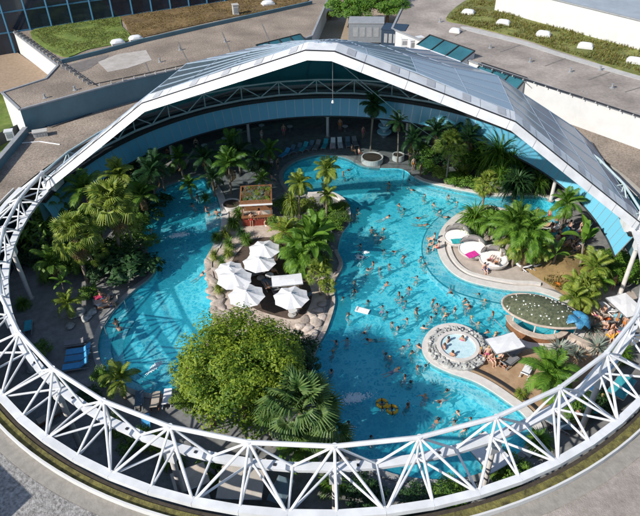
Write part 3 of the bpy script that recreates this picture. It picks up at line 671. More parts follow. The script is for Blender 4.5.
# unseen rooftop building placed out of frame so its corner shadow falls into view
c_sh = at(33, 496, 5.45); hgt = 4.5; off = ldir*(hgt/-ldir.z); corner = Vector((c_sh.x-off.x, c_sh.y-off.y, 0))
e1 = (at(6, 470, 5.45)-c_sh).normalized(); e2 = (at(12, 516, 5.45)-c_sh).normalized()
sh = thing('offframe_building', 'unseen rooftop building out of frame, placed to cast the lower left shadow', 'building')
q = [corner, corner+e1*4, corner+e1*4+e2*4, corner+e2*4]
mb = MB(); mb.add([Vector((p.x, p.y, 5.46)) for p in q]+[Vector((p.x, p.y, 5.45+hgt)) for p in q], [(0, 1, 5, 4), (1, 2, 6, 5), (2, 3, 7, 6), (3, 0, 4, 7), (4, 5, 6, 7)]); mb.build('walls', white_r, sh)

# ------------------------------------------------------------ foliage builders
def frond_mesh(droop, nl=26, wid=.33, seed=0, vee=.25):
    r = np.random.default_rng(seed); mb = MB(); pts = []; x = z = 0; k = 12
    for i in range(k+1):
        t = i/k; a = .35-droop*t**1.3; pts.append(Vector((x, 0, z))); x += math.cos(a)/k; z += math.sin(a)/k
    mb.tube(pts, [.014*(1-.8*i/k)+.002 for i in range(k+1)], 4)
    def P(t): i = min(int(t*k), k-1); return pts[i].lerp(pts[i+1], t*k-i)
    for s_ in (-1, 1):
        for i in range(nl):
            t = .12+.87*(i+r.uniform(-.3, .3))/nl; t = min(.995, max(.1, t)); l = wid*(math.sin(math.pi*(t*.8+.14))**.7)*r.uniform(.85, 1.1)
            p = P(t); tg = (P(min(1, t+.03))-P(max(0, t-.03))).normalized(); f = .55+.5*t
            side = Vector((0, s_, 0)); dv = (side+tg*f+Vector((0, 0, vee-.35*t))).normalized(); w_ = .019+.008*r.uniform()
            m_ = p+dv*l*.5; e = p+dv*l+Vector((0, 0, -l*.35)); wv = tg*w_
            mb.add([p-wv*.5, p+wv*.5, m_+wv, m_-wv, e], [(0, 1, 2, 3), (3, 2, 4)])
    return mb.mesh('frond_mesh')
def fan_mesh(droop=.3, nb=19, seed=0):
    r = np.random.default_rng(seed); mb = MB(); mb.tube([(0, 0, 0), (.32, 0, .08), (.62, 0, .06)], [.018, .014, .010], 4)
    c = Vector((.6, 0, .06))
    for i in range(nb):
        a = R_(-125+250*(i+.5)/nb)+r.uniform(-.03, .03); l = .36*(.75+.25*math.cos(a*.6))*r.uniform(.92, 1.05)
        dv = Vector((math.cos(a), math.sin(a), .12)); sd_ = Vector((-math.sin(a), math.cos(a), 0))
        w1 = .024; m_ = c+dv*l*.55; e = c+dv*l+Vector((0, 0, -droop*l)); f = Vector((0, 0, .018))
        mb.add([c, m_-sd_*w1-f, m_+f, m_+sd_*w1-f, e+sd_*.006, e-sd_*.006], [(0, 1, 2), (0, 2, 3), (1, 5, 2), (2, 4, 3), (2, 5, 4)])
    return mb.mesh('fan_mesh')
def paddle_mesh(droop=.9, wid=.13, seed=0):
    r = np.random.default_rng(seed); mb = MB(); k = 10; x = z = 0; pts = []
    for i in range(k+1):
        t = i/k; a = .4-droop*t; pts.append(Vector((x, 0, z))); x += math.cos(a)/k; z += math.sin(a)/k
    vs = []
    for i, p in enumerate(pts):
        t = i/k; w_ = .012 if t < .22 else wid*math.sin(math.pi*min(1, (t-.18)/.84))**.55*r.uniform(.9, 1.05)+.004
        vs += [p+Vector((0, -w_, w_*.35)), p, p+Vector((0, w_, w_*.35))]
    mb.add(vs, [(3*i+j, 3*i+j+1, 3*i+j+4, 3*i+j+3) for i in range(k) for j in (0, 1)]); mb.tube(pts, [.015*(1-.8*i/k)+.002 for i in range(k+1)], 4)
    return mb.mesh('paddle_mesh')
def strap_mesh(n=90, seed=0, wid=.03, up=1.0, flop=1.0):
    r = np.random.default_rng(seed); mb = MB()
    for i in range(n):
        az = r.uniform(0, 6.28); el = r.uniform(.0, 1.45)*up; l = r.uniform(.75, 1.1); h = Vector((math.cos(az), math.sin(az), 0)); sdv = Vector((-h.y, h.x, 0))
        p = Vector((0, 0, r.uniform(.1, .5)))+h*.05; a = el; vs = []
        for k in range(5):
            w_ = wid*(1-(k/4)**2*.9); vs += [p-sdv*w_, p+sdv*w_]
            p = p+(h*math.cos(a)+Vector((0, 0, math.sin(a))))*(l/4); a -= .42*flop
        mb.add(vs, [(2*k, 2*k+1, 2*k+3, 2*k+2) for k in range(4)])
    return mb.mesh('strap_mesh')
def cloud_mesh(nclump, per, leaf, seed=0, squash=.8, flat=0.0, shell=.75, crad=.30):
    """leaf clumps spread through a unit crown (z from 0..~1.6*squash), uneven outline"""
    r = np.random.default_rng(seed); mb = MB(); V = []; Fs = []
    for c in range(nclump):
        v = r.normal(size=3); v[2] = v[2] if v[2] > -.3 else -v[2]*.6; v /= np.linalg.norm(v)
        rad = shell+(1-shell)*r.uniform(-.6, 1)
        if r.uniform() < .25: rad *= .6
        cc = v*rad*np.array([1, 1, squash])
        cr = crad*r.uniform(.55, 1.4)
        for i in range(per):
            d = r.normal(size=3); d /= np.linalg.norm(d); p = cc+d*cr*r.uniform(.35, 1)**.6*np.array([1, 1, .8])
            nrm = d*.6+v*.5+np.array([0, 0, .6])+r.normal(size=3)*.35; nrm /= np.linalg.norm(nrm)
            t = np.cross(nrm, r.normal(size=3)); t /= np.linalg.norm(t); b = np.cross(nrm, t); l = leaf*r.uniform(.7, 1.3)
            o = len(V); V += [p-t*l, p+b*l*.45-nrm*l*.12, p+t*l, p-b*l*.45-nrm*l*.12]; Fs += [(o, o+1, o+2), (o, o+2, o+3)]
    mb.v = [tuple(map(float, p)) for p in V]; mb.f = Fs; mb.mi = [0]*len(Fs)
    return mb.mesh('cloud_mesh')
BASE = {'frond': [frond_mesh(.9, seed=1), frond_mesh(1.4, seed=2), frond_mesh(1.9, seed=3)], 'fan': [fan_mesh(.25, seed=1), fan_mesh(.55, seed=2), fan_mesh(.8, seed=3)],
        'paddle': [paddle_mesh(.7, seed=1), paddle_mesh(1.2, seed=2), paddle_mesh(1.7, .15, seed=3)],
        'strap': [strap_mesh(170, 1, .03), strap_mesh(240, 2, .034), strap_mesh(60, 3, .05, .9, .35)],
        'cloud': [cloud_mesh(34, 60, .075, 1), cloud_mesh(38, 60, .075, 2), cloud_mesh(22, 45, .10, 3)],
        'bigleaf': [cloud_mesh(24, 20, .17, 4), cloud_mesh(26, 20, .16, 5)]}
CACHE = {}
def base(kind, v, m):
    k = (kind, v, m.name)
    if k not in CACHE:
        me = BASE[kind][v].copy(); me.name = kind; me.materials.append(m); CACHE[k] = me
    return CACHE[k]
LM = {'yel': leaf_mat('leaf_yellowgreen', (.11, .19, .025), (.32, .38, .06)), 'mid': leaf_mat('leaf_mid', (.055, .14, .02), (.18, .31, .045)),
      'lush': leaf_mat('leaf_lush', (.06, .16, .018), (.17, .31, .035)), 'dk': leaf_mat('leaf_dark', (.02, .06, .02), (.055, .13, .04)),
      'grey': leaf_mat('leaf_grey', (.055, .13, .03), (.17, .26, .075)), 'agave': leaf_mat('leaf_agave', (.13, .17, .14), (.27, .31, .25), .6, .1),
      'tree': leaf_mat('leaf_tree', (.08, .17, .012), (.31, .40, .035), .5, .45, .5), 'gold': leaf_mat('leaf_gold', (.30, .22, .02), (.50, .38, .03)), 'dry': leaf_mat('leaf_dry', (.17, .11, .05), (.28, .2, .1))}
def trunk(parent, h, r0, r1, m, lean=(0, 0)):
    mb = MB(); k = 9; mb.tube([(lean[0]*(i/k)**2, lean[1]*(i/k)**2, h*i/k) for i in range(k+1)], [(r0+(r1-r0)*i/k)*(1.08 if i % 2 else .95) for i in range(k+1)], 9); return mb.build('trunk', m, parent)
def palm(kind, px, py, h, r, lk, label, n=18, name=None, cat='palm', el=(78, -28), tr=.13, trunks=1, dead=0, grp=None):
    p = at(px, py, h); t = thing(name or {'frond': 'feather_palm', 'fan': 'fan_palm', 'paddle': 'banana_plant'}[kind], label, cat, (p.x, p.y, 0), random.uniform(0, 6.28), grp)
    heads = [(random.uniform(-.11, .11)*h, random.uniform(-.11, .11)*h)] if trunks == 1 else [(random.uniform(-.5, .5), random.uniform(-.5, .5)) for _ in range(trunks)]
    for (lx, ly) in heads:
        trunk(t, h, tr, tr*.7, barkp, (lx, ly))
        nn_ = max(6, n//trunks if trunks > 2 else n)
        if kind == 'fan': nn_ = int(nn_*1.5)
        for i in range(nn_):
            u = (i+.5)/nn_; e = el[0]+(el[1]-el[0])*u**1.1+random.uniform(-6, 6); az = i*137.5+random.uniform(-14, 14)
            v = 0 if u < .35 else (1 if u < .75 else 2)
            o = obj({'frond': 'frond', 'fan': 'fan_leaf', 'paddle': 'leaf'}[kind], base(kind, v, LM[lk]), None, t, (lx, ly, h), (random.uniform(-.25, .25)*(2.4 if kind == 'fan' else 1), -R_(e+(random.uniform(-14, 14) if kind == 'fan' else 0)), R_(az)), r*random.uniform(.72 if kind == 'fan' else .85, 1.12)*(.88 if kind == 'fan' else 1))
        for i in range(dead or (2 if kind == 'frond' and h > 2 else 0)):
            o = obj('dry_leaf', base(kind, 2, LM['dry']), None, t, (lx, ly, h-.2), (random.uniform(-.3, .3), R_(random.uniform(45, 80)), random.uniform(0, 6.28)), r*random.uniform(.6, .9))
    return t
def bush(px, py, h, r, lk, label, kind='cloud', v=None, name='shrub', cat='shrub', sq=1.0, base_z=0.0, grp=None):
    p = at(px, py, h*.55+base_z); t = thing(name, label, cat, (p.x, p.y, base_z), random.uniform(0, 6.28), grp)
    if kind == 'strap':
        obj('leaves', base('strap', v if v is not None else random.randrange(2), LM[lk]), None, t, (0, 0, max(0, h*.22 if h > 2 else 0)), None, (r, r, h*1.0*sq))
        mb = MB(); mb.tube([(0, 0, 0), (0, 0, h*.6)], [.14, .08], 7); mb.build('stem', barkp, t)
    else:
        obj('foliage', base(kind, v if v is not None else random.randrange(2), LM[lk]), None, t, (0, 0, h*.45), None, (r, r, h*.62))
        mb = MB()
        for i in range(4):
            a = i*1.6+.3; mb.tube([(0, 0, 0), (math.cos(a)*r*.25, math.sin(a)*r*.25, h*.3), (math.cos(a)*r*.5, math.sin(a)*r*.5, h*.62)], [.06, .045, .02], 5)
        mb.build('stems', bark, t)
    return t
# ---- big leafy tree on the island
def leafy_tree(px, py, h, rx, rz_, label, lk='tree', n=170, per=240, leaf=.026, base_z=0.0, name='leafy_tree', seed=11):
    p = at(px, py, h*.62+base_z); t = thing(name, label, 'tree', (p.x, p.y, base_z))
    trunk(t, h*.5, .32, .2, bark)
    r = np.random.default_rng(seed)
    for i in range(9):
        a = i*2.4; e = r.uniform(.5, .8); mb = MB(); mb.tube([(0, 0, h*.33), (math.cos(a)*rx*.3, math.sin(a)*rx*.3, h*.52), (math.cos(a)*rx*e, math.sin(a)*rx*e, h*r.uniform(.6, .8))], [.13, .09, .03], 6); mb.build('limb', bark, t)
    me = cloud_mesh(n, per, leaf, seed, .95, shell=.74, crad=.20); me.materials.append(LM[lk])
    obj('crown', me, None, t, (0, 0, h*.58), None, (rx, rx*.95, rz_))
    return t
leafy_tree(239, 368, 8.6, 4.6, 4.1, 'big round leafy tree with bright green crown at the near end of the island')
leafy_tree(207, 390, 6.0, 2.5, 2.6, 'smaller leafy tree merging with the left side of the big island tree', n=150, seed=12)
leafy_tree(350, 8, 5.0, 4.4, 3.2, 'bright green broad tree at the top edge behind the gable apex, left of two', 'lush', 110, 150, .036, 5.3, 'rear_tree', 13)
leafy_tree(388, 6, 5.0, 4.2, 3.0, 'bright green broad tree at the top edge behind the gable apex, right of two', 'lush', 110, 150, .036, 5.3, 'rear_tree', 14)
bush(448, 12, 2.5, 3.0, 'dk', 'dark shrub left of the grassy strip at the top', base_z=5.3)
bush(430, 8, 3.2, 3.5, 'dk', 'dark shrub beside the top bush trees on the rear terrace', base_z=5.3)
bush(330, 14, 1.2, 1.6, 'gold', 'yellowish low shrub under the rear tree', base_z=5.3)
# ---- palms
palm('fan', 108, 204, 6.6, 3.3, 'yel', 'tall yellow green fan palm on the left, its top reaching the teal glass band', 30, dead=7, tr=.2)
palm('fan', 73, 236, 5.4, 2.9, 'yel', 'fan palm left of the tallest one, hanging dry lower leaves', 26, dead=8, tr=.18)
palm('fan', 92, 222, 4.6, 2.4, 'mid', 'shorter green fan palm between the two big left fan palms', 20, dead=3)
palm('frond', 115, 178, 6.8, 2.2, 'yel', 'slim spiky feather palm crown rising against the left glass band', 14, el=(85, 30))
bush(40, 231, 4.2, 2.3, 'mid', 'round leaved bright shrub against the left ring chord', 'bigleaf')
bush(30, 214, 3.0, 1.6, 'mid', 'round leaved shrub close to the left ring end, above the bigger one', 'bigleaf')
bush(52, 250, 2.4, 1.6, 'dk', 'dark shrub at the foot of the left fan palms', 'bigleaf')
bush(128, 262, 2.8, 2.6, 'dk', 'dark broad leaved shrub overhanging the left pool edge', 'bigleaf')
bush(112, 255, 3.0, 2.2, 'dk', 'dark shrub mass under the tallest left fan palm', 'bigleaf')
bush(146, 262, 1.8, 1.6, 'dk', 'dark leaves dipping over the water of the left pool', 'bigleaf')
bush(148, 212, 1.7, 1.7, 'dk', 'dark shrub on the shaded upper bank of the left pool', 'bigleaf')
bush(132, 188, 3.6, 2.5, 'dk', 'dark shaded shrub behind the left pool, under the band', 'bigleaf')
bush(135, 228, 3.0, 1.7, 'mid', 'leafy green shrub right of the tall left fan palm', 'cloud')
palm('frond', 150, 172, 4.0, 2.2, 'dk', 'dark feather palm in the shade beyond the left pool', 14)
palm('paddle', 60, 282, 2.6, 1.1, 'lush', 'young broad leaved plant on a thin stem in the left shade', 9, cat='plant', tr=.05)
palm('frond', 66, 305, 1.6, 1.5, 'yel', 'low yellow green feather palm in the left shaded court', 14)
palm('frond', 120, 381, 2.0, 1.7, 'yel', 'low feather palm by the steps of the left pool, yellow tips', 14)
bush(104, 376, 1.8, .9, 'lush', 'slim light green shrub left of the low palm by the steps', 'cloud')
bush(153, 442, 1.4, .9, 'yel', 'small light green shrub seen through the near left truss', 'bigleaf')
bush(88, 395, 1.2, 1.0, 'dk', 'dark low shrub below the blue loungers', 'cloud')
# island
palm('frond', 228, 166, 3.6, 2.5, 'mid', 'dark green feather palm in a round planter left of the hut', 18, el=(82, 5))
palm('frond', 212, 178, 2.4, 1.7, 'dk', 'shaded feather palm behind the curved left pool kerb', 14)
palm('frond', 238, 152, 3.0, 2.0, 'dk', 'shaded palm behind the hut, farther from the pool', 14)
palm('frond', 298, 183, 4.8, 1.6, 'yel', 'yellow green palm with small crown right of the hut', 22, el=(80, -60))
palm('frond', 324, 170, 5.2, 1.7, 'yel', 'yellow green palm with small crown standing before the back pool bay', 22, el=(80, -60))
palm('frond', 326, 196, 2.9, 1.3, 'yel', 'short yellow green palm inside the round white kerbed planter', 16, el=(80, -50))
bush(292, 208, 3.4, 1.1, 'yel', 'tall light green strap leaved plant right of the hut', 'strap')
bush(285, 226, 1.9, .9, 'gold', 'yellow flowering shrub between hut and large banana leaves', 'cloud')
bush(274, 222, 1.8, .8, 'mid', 'dark green shrub right behind the hut counter', 'cloud')
palm('paddle', 308, 240, 3.0, 3.0, 'lush', 'big banana plant with long arching leaves at the island centre', 15, el=(80, -5), tr=.14)
palm('frond', 303, 252, 2.2, 2.7, 'lush', 'lush feather palm with long fronds beside the banana plant', 15, el=(70, -10))
palm('fan', 320, 276, 2.2, 1.7, 'yel', 'light green fan palm on the water side of the flat white sunshade', 18)
palm('fan', 327, 287, 1.4, 1.2, 'yel', 'low fan palm at the island edge beside the water', 12)
for i, (x, y, r, k) in enumerate([(335,208,1.3,'mid'),(341,216,1.1,'grey'),(334,222,1.3,'mid'),(326,226,1.1,'dk'),(342,205,.8,'yel'),(322,214,1.1,'mid')]):
    bush(x, y, 1.0, r, k, 'low ground shrub in the round white kerbed planter, %s of six' % ORD[i], 'cloud', grp='planter shrubs')
for i, (x, y, r, k) in enumerate([(233,222,1.0,'mid'),(225,232,.9,'yel'),(216,236,.8,'mid'),(229,243,.9,'mid'),(214,254,.7,'yel'),(222,262,.6,'mid'),(219,287,.7,'yel'),(241,232,.8,'dk')]):
    bush(x, y, 1.3, r, k, 'small palm-like shrub along the island left shore, %s from the top' % ORD[i], 'strap', grp='left shore shrubs')
palm('fan', 298, 410, 5.0, 3.6, 'grey', 'large grey green fan palm in front of the main pool near the truss', 32, dead=3, tr=.2)
palm('fan', 268, 415, 3.4, 2.2, 'grey', 'lower fan palm between the big tree and the large grey green one', 18)
palm('fan', 325, 432, 3.0, 2.4, 'grey', 'low fan palm right under the near top chord by the water', 18)
palm('frond', 300, 446, 2.6, 2.0, 'mid', 'feather palm seen through the near truss below the fan palm', 14)
bush(296, 348, 2.5, 1.8, 'dk', 'dark shrub right of the big tree at the water edge', 'cloud')
bush(303, 370, 2.6, 1.6, 'dk', 'dark shrub hanging over the shaded channel edge', 'cloud')
# right bank
palm('fan', 450, 149, 4.6, 2.4, 'yel', 'yellow green fan palm on the back right bank beside the cable', 22, dead=6)
for i, (x, y, r, k) in enumerate([(428,167,1.3,'mid'),(441,172,1.2,'yel'),(455,178,1.3,'lush'),(470,182,1.3,'mid'),(418,160,1.2,'dk'),(440,158,1.4,'dk'),(482,188,.9,'mid')]):
    bush(x, y, 1.6, r, k, 'leafy shrub on the back right bank above the white kerb, %s of seven' % ORD[i], 'cloud', grp='right bank shrubs')
bush(498, 156, 4.8, 3.3, 'lush', 'large bright strap leaved screw pine on the right bank', 'strap', 1, 'screw_pine', 'shrub', .9)
bush(512, 163, 4.2, 2.8, 'lush', 'strap leaved screw pine touching the right end of the larger one', 'strap', 0, 'screw_pine', 'shrub', .9)
bush(482, 165, 3.2, 2.2, 'mid', 'strap leaved screw pine at the left of the large bright one', 'strap', 0, 'screw_pine', 'shrub', .9)
palm('fan', 486, 182, 4.0, 1.9, 'yel', 'yellow fan palm with a slim trunk rising from the channel bank', 20, dead=5)
bush(516, 186, 3.4, 2.4, 'dk', 'dark drooping strap leaved shrub over the right lagoon', 'strap', 1)
bush(526, 172, 2.6, 1.7, 'dk', 'dark shrub below the lit end of the glass band', 'strap', 0)
bush(474, 220, 2.6, 2.1, 'lush', 'spiky strap leaved clump at the tip of the daybed peninsula', 'strap', 1, 'screw_pine')
palm('frond', 507, 228, 4.0, 2.5, 'lush', 'lush feather palm right behind the pink towel daybed', 18)
palm('frond', 520, 229, 4.4, 2.7, 'mid', 'dark centred feather palm in the middle of the peninsula group', 18)
palm('frond', 531, 235, 4.0, 2.5, 'lush', 'lush feather palm at the right of the peninsula group', 18)
palm('frond', 526, 250, 2.4, 2.0, 'lush', 'low arching feather palm above the white peninsula loungers', 16)
bush(490, 214, 1.8, 1.3, 'dk', 'dark shrub behind the peninsula near the narrow channel', 'cloud')
bush(504, 218, 1.6, 1.2, 'mid', 'green shrub behind the peninsula palms at the channel', 'cloud')
palm('frond', 568, 202, 3.8, 1.9, 'lush', 'feather palm by the lagoon end below the lit glass band', 18, el=(75, -45))
palm('paddle', 586, 246, 3.0, 2.6, 'lush', 'tall upright banana plant with one broad leaf at the dry mound', 7, el=(88, 40))
palm('paddle', 556, 254, 1.8, 1.7, 'lush', 'arching banana leaves above the dry grass mound', 6, el=(50, 0))
palm('fan', 583, 286, 2.2, 1.7, 'yel', 'yellow green palm left of the rounded right shrub', 18)
palm('frond', 576, 298, 1.8, 1.6, 'yel', 'light feather palm right behind the leaf shaped bar roof', 14)
bush(580, 306, 1.2, .7, 'gold', 'yellow flowering tuft behind the leaf shaped bar roof', 'strap')
palm('frond', 592, 268, 2.6, 1.9, 'yel', 'light feather palm on the right, above the one behind the bar', 14)
for i, (x, y, r, k) in enumerate([(622,262,1.9,'lush'),(608,258,1.4,'mid'),(632,270,1.5,'lush'),(615,274,1.5,'lush'),(600,270,1.1,'mid')]):
    bush(x, y, 1.8, r, k, 'bright green leafy shrub below the end of the glass band, %s of five' % ORD[i], 'cloud', grp='right corner shrubs')
for i, (x, y, r) in enumerate([(560,346,1.3),(598,344,1.4),(577,352,1.0),(558,318,1.2),(592,324,1.2),(610,352,.9)]):
    bush(x, y, 1.3, r, 'agave', 'grey green spiky agave around the blue shade, %s of six' % ORD[i], 'strap', 2, 'agave', 'agave', .8, grp='agaves')
palm('frond', 548, 376, 2.2, 2.4, 'lush', 'bright feather palm on the sandy whirlpool deck', 18)
palm('frond', 556, 385, 1.6, 1.9, 'lush', 'low feather palm touching the near right top chord', 14)
bush(521, 393, .7, .6, 'yel', 'tiny yellow green tuft beside the white lounger on the sand', 'strap', grp=None)
bush(508, 470, 2.0, 1.5, 'mid', 'leafy shrub seen through the near right truss', 'cloud')
bush(497, 462, 1.6, 1.1, 'yel', 'pale shrub behind the near right truss post', 'bigleaf')
bush(598, 398, 1.5, 1.2, 'dk', 'dark shrub under the right truss by the blue awning', 'cloud')
bush(415, 498, 1.4, 1.2, 'dk', 'dark shrub at the foot of the near wall', 'cloud')
bush(365, 492, 1.6, 1.4, 'dk', 'dark shrub near the column at the near wall', 'cloud')
# back shade
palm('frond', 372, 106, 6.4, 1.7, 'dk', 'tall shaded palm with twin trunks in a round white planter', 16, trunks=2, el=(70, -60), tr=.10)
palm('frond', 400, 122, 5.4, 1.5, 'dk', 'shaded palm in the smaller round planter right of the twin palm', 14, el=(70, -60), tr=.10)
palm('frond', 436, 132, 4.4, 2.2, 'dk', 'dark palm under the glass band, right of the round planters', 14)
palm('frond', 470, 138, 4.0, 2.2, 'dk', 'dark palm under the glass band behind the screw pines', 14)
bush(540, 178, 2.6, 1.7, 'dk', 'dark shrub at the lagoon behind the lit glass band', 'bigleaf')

more = [('fan',48,205,4.2,2.2,'mid',18),('fan',128,222,4.0,2.0,'yel',18),('frond',88,190,5.0,2.6,'mid',18),('frond',55,262,2.6,2.0,'mid',16),('frond',140,195,3.4,2.2,'mid',16),('fan',90,252,3.2,2.0,'yel',16)]
for i, (k, x, y, h, r, lk, n) in enumerate(more): palm(k, x, y, h, r, lk, 'palm filling the dense left bank grove, %s of six additional crowns' % ORD[i], n, grp='left grove palms')
for i, (x, y, h, r, k, kd) in enumerate([(60,215,3.2,2.0,'mid','bigleaf'),(78,260,2.4,1.8,'mid','bigleaf'),(100,268,2.0,1.6,'dk','cloud'),(120,245,2.6,1.6,'mid','cloud'),(150,240,1.4,1.0,'mid','cloud'),(30,255,2.0,1.4,'dk','cloud'),(100,185,3.4,2.0,'dk','cloud'),(160,200,1.6,1.3,'dk','bigleaf'),(125,170,3.0,2.0,'dk','cloud'),(45,275,1.4,1.1,'mid','strap'),(88,292,1.2,1.0,'mid','cloud')]):
    bush(x, y, h, r, k, 'leafy shrub in the left bank grove, %s of eleven' % ORD[i], kd, grp='left grove shrubs')
for i, (x, y, h, r, k, kd) in enumerate([(262,168,1.8,1.3,'dk','cloud'),(205,196,1.2,.9,'mid','strap'),(285,205,2.0,1.2,'mid','cloud'),(308,205,1.8,1.2,'yel','cloud'),(312,222,1.6,1.2,'mid','cloud'),(300,228,1.4,1.1,'lush','strap'),(322,240,1.2,1.1,'mid','cloud'),(318,258,1.2,1.0,'dk','cloud'),(292,262,1.3,.9,'lush','strap'),(280,240,1.3,.9,'mid','cloud'),(246,238,1.2,.8,'mid','strap'),(238,212,1.5,1.0,'mid','strap'),(228,252,1.0,.8,'yel','strap'),(324,262,1.6,1.2,'yel','strap')]):
    bush(x, y, h, r, k, 'small leafy shrub filling the island beds, %s of fourteen' % ORD[i], kd, grp='island bed shrubs')
palm('frond', 284, 232, 2.6, 2.0, 'yel', 'light feather palm between the hut and the banana plant', 16); palm('frond', 318, 232, 2.8, 2.2, 'lush', 'lush feather palm leaning over the right island shore', 16); palm('frond', 300, 262, 1.8, 1.9, 'lush', 'low arching palm behind the flat white sunshade', 14)
for i, (x, y, h, r, k, kd) in enumerate([(425,152,2.6,1.8,'mid','cloud'),(465,160,2.6,1.8,'lush','cloud'),(478,150,3.4,2.3,'lush','strap'),(508,148,3.6,2.4,'mid','strap'),(526,160,3.0,2.0,'lush','strap'),(462,172,2.0,1.4,'yel','strap'),(500,178,3.2,1.9,'lush','strap'),(538,185,2.4,1.6,'mid','strap')]):
    bush(x, y, h, r, k, 'lush shrub in the dense right bank planting, %s of eight' % ORD[i], kd, grp='right bank dense shrubs')
for i, (x, y, h, r, lk) in enumerate([(516,242,2.8,2.0,'yel'),(534,246,2.6,2.0,'lush'),(492,222,2.4,1.5,'lush'),(538,250,2.2,1.6,'yel')]):
    palm('frond', x, y, h, r, lk, 'feather palm thickening the peninsula group, %s of four' % ORD[i], 18, grp='peninsula palms')
for i, (x, y, h, r, lk) in enumerate([(578,284,1.8,1.4,'yel'),(600,282,1.8,1.5,'lush'),(590,300,1.6,1.4,'yel'),(586,292,1.4,1.2,'yel')]):
    palm('frond', x, y, h, r, lk, 'loose yellow green palm in the bed behind the bar, %s of four' % ORD[i], 14, grp='bar bed palms')
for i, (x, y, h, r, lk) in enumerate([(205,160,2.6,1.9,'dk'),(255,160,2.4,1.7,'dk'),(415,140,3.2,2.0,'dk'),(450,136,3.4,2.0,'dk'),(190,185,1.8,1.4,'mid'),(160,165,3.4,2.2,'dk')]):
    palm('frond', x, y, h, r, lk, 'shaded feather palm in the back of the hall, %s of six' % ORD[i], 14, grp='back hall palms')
for i, (x, y, h, r, k, kd) in enumerate([(22,302,1.2,.9,'mid','strap'),(38,350,1.4,1.1,'mid','cloud'),(60,388,1.3,1.0,'mid','strap'),(112,424,1.4,1.1,'yel','strap'),(132,438,1.5,1.2,'mid','cloud'),(172,456,1.5,1.2,'lush','strap'),(216,470,1.6,1.3,'mid','bigleaf'),(332,482,1.6,1.3,'mid','strap'),(450,492,1.5,1.2,'mid','cloud'),(540,440,1.6,1.2,'lush','strap'),(575,408,1.6,1.2,'mid','cloud'),(622,352,1.5,1.1,'lush','strap')]):
    bush(x, y, h, r, k, 'shrub standing just inside the near ring, %s counting from the left' % ORD[i], kd, grp='near ring shrubs')
for i, (x, y, h, r, lk) in enumerate([(268,150,2.4,1.6,'mid'),(232,145,3.0,2.0,'mid'),(180,158,2.6,1.8,'mid'),(262,180,1.8,1.3,'mid')]):
    palm('frond', x, y, h, r, lk, 'shaded palm far back under the roof on the left, %s of four' % ORD[i], 14, grp='far back palms')
# ---- round planters
def planter(px, py, r, h, label):
    t = thing('round_planter', label, 'planter', at(px, py, 0)); mb = MB()
    mb.lathe([(r*.86, 0), (r, .1), (r, h), (r-.14, h), (r-.16, h-.14), (0, h-.14)], 28); bw_ = mb.build('bowl', curbM, t, False)
    mb = MB(); mb.lathe([(r-.17, h-.10), (0, h-.06)], 20); mb.build('soil', soil, bw_)
planter(372, 162, 1.35, .75, 'large round white planter holding the twin palm')
planter(398, 160, .75, .8, 'small round white planter right of the large one')
planter(232, 207, 1.1, .5, 'round stone planter beside the hut holding a feather palm')
# dry mound
mb = MB(); c0 = at(563, 268, 0); n = 28
vs = []; rr = [0, .35, .7, 1.0]
for r in rr:
    for j in range(n):
        a = 2*math.pi*j/n; e = 1+.15*math.sin(3*a+1); vs.append((c0.x+3.4*r*e*math.cos(a+.5), c0.y+4.2*r*e*math.sin(a+.5), .02+.9*(1-r*r)**1.2+.05*math.sin(5*a+r*9)*(1-r)))
mb.add(vs, [(i*n+j, i*n+(j+1) % n, (i+1)*n+(j+1) % n, (i+1)*n+j) for i in range(3) for j in range(n)])
tag(mb.build('planted_mound', dryM, smooth=True), kind='structure')
tufts('dry_grass', [(545,262),(560,250),(590,235),(585,262),(575,285),(555,290),(543,280)], .45, 700, .3, [g3, g2, g2], 'dry golden grass on the mound below the banana leaves')
# ---- rocks of the whirlpool and island shore
def rock_mesh(seed):
    r = np.random.default_rng(seed); bm = bmesh.new(); bmesh.ops.create_icosphere(bm, subdivisions=2, radius=1)
    ph_ = r.uniform(0, 6, 6)
    for v in bm.verts: v.co *= 1+.22*math.sin(v.co.x*3+ph_[0])*math.cos(v.co.y*2.5+ph_[1])+.16*math.sin(v.co.z*4+ph_[2]+v.co.x*2)+r.uniform(-.04, .04); v.co.z *= .7
    for f in bm.faces: f.smooth = True
    me = bpy.data.meshes.new('rock'); bm.to_mesh(me); bm.free(); return me
rockA = mat('rock_grey', (.17, .18, .18), .9, .4, 3, .5, c2=(.50, .50, .48), rnd=.35); rocks = [rock_mesh(i) for i in range(4)]
for m_ in rocks: m_.materials.append(rockA)
wp = thing('whirlpool', 'round raised whirlpool ringed with grey stones on the right peninsula', 'whirlpool', at(457.5, 350, 0))
mb = MB(); mb.lathe([(1.42, .10), (1.42, .52), (1.72, .52), (1.72, .36)], 40); mb.build('rim', curbM, wp)
mb = MB(); mb.lathe([(2.42, .0), (2.42, .3), (1.72, .36)], 40); sbed = mb.build('stone_bed', rockA, wp)
mb = MB(); mb.lathe([(1.42, .38), (0, .38)], 40); mb.build('water', mat('spa_water', (.42, .62, .68), .25, .12, 3, .4, c2=(.60, .76, .80)), wp)
for i in range(150):
    a = random.uniform(0, 6.28); r = random.uniform(1.78, 2.42); s_ = random.uniform(.08, .19)
    obj('stone', rocks[i % 4], None, sbed, (r*math.cos(a), r*math.sin(a), .36), (random.uniform(0, 3), random.uniform(0, 3), random.uniform(0, 3)), s_)
sandrock = mat('rock_sand', (.34, .28, .235), .9, .3, 2.5, .9, c2=(.60, .52, .46), rnd=.15, stain=.7)
rk2 = [rock_mesh(10+i) for i in range(4)]
for m_ in rk2: m_.materials.append(sandrock)
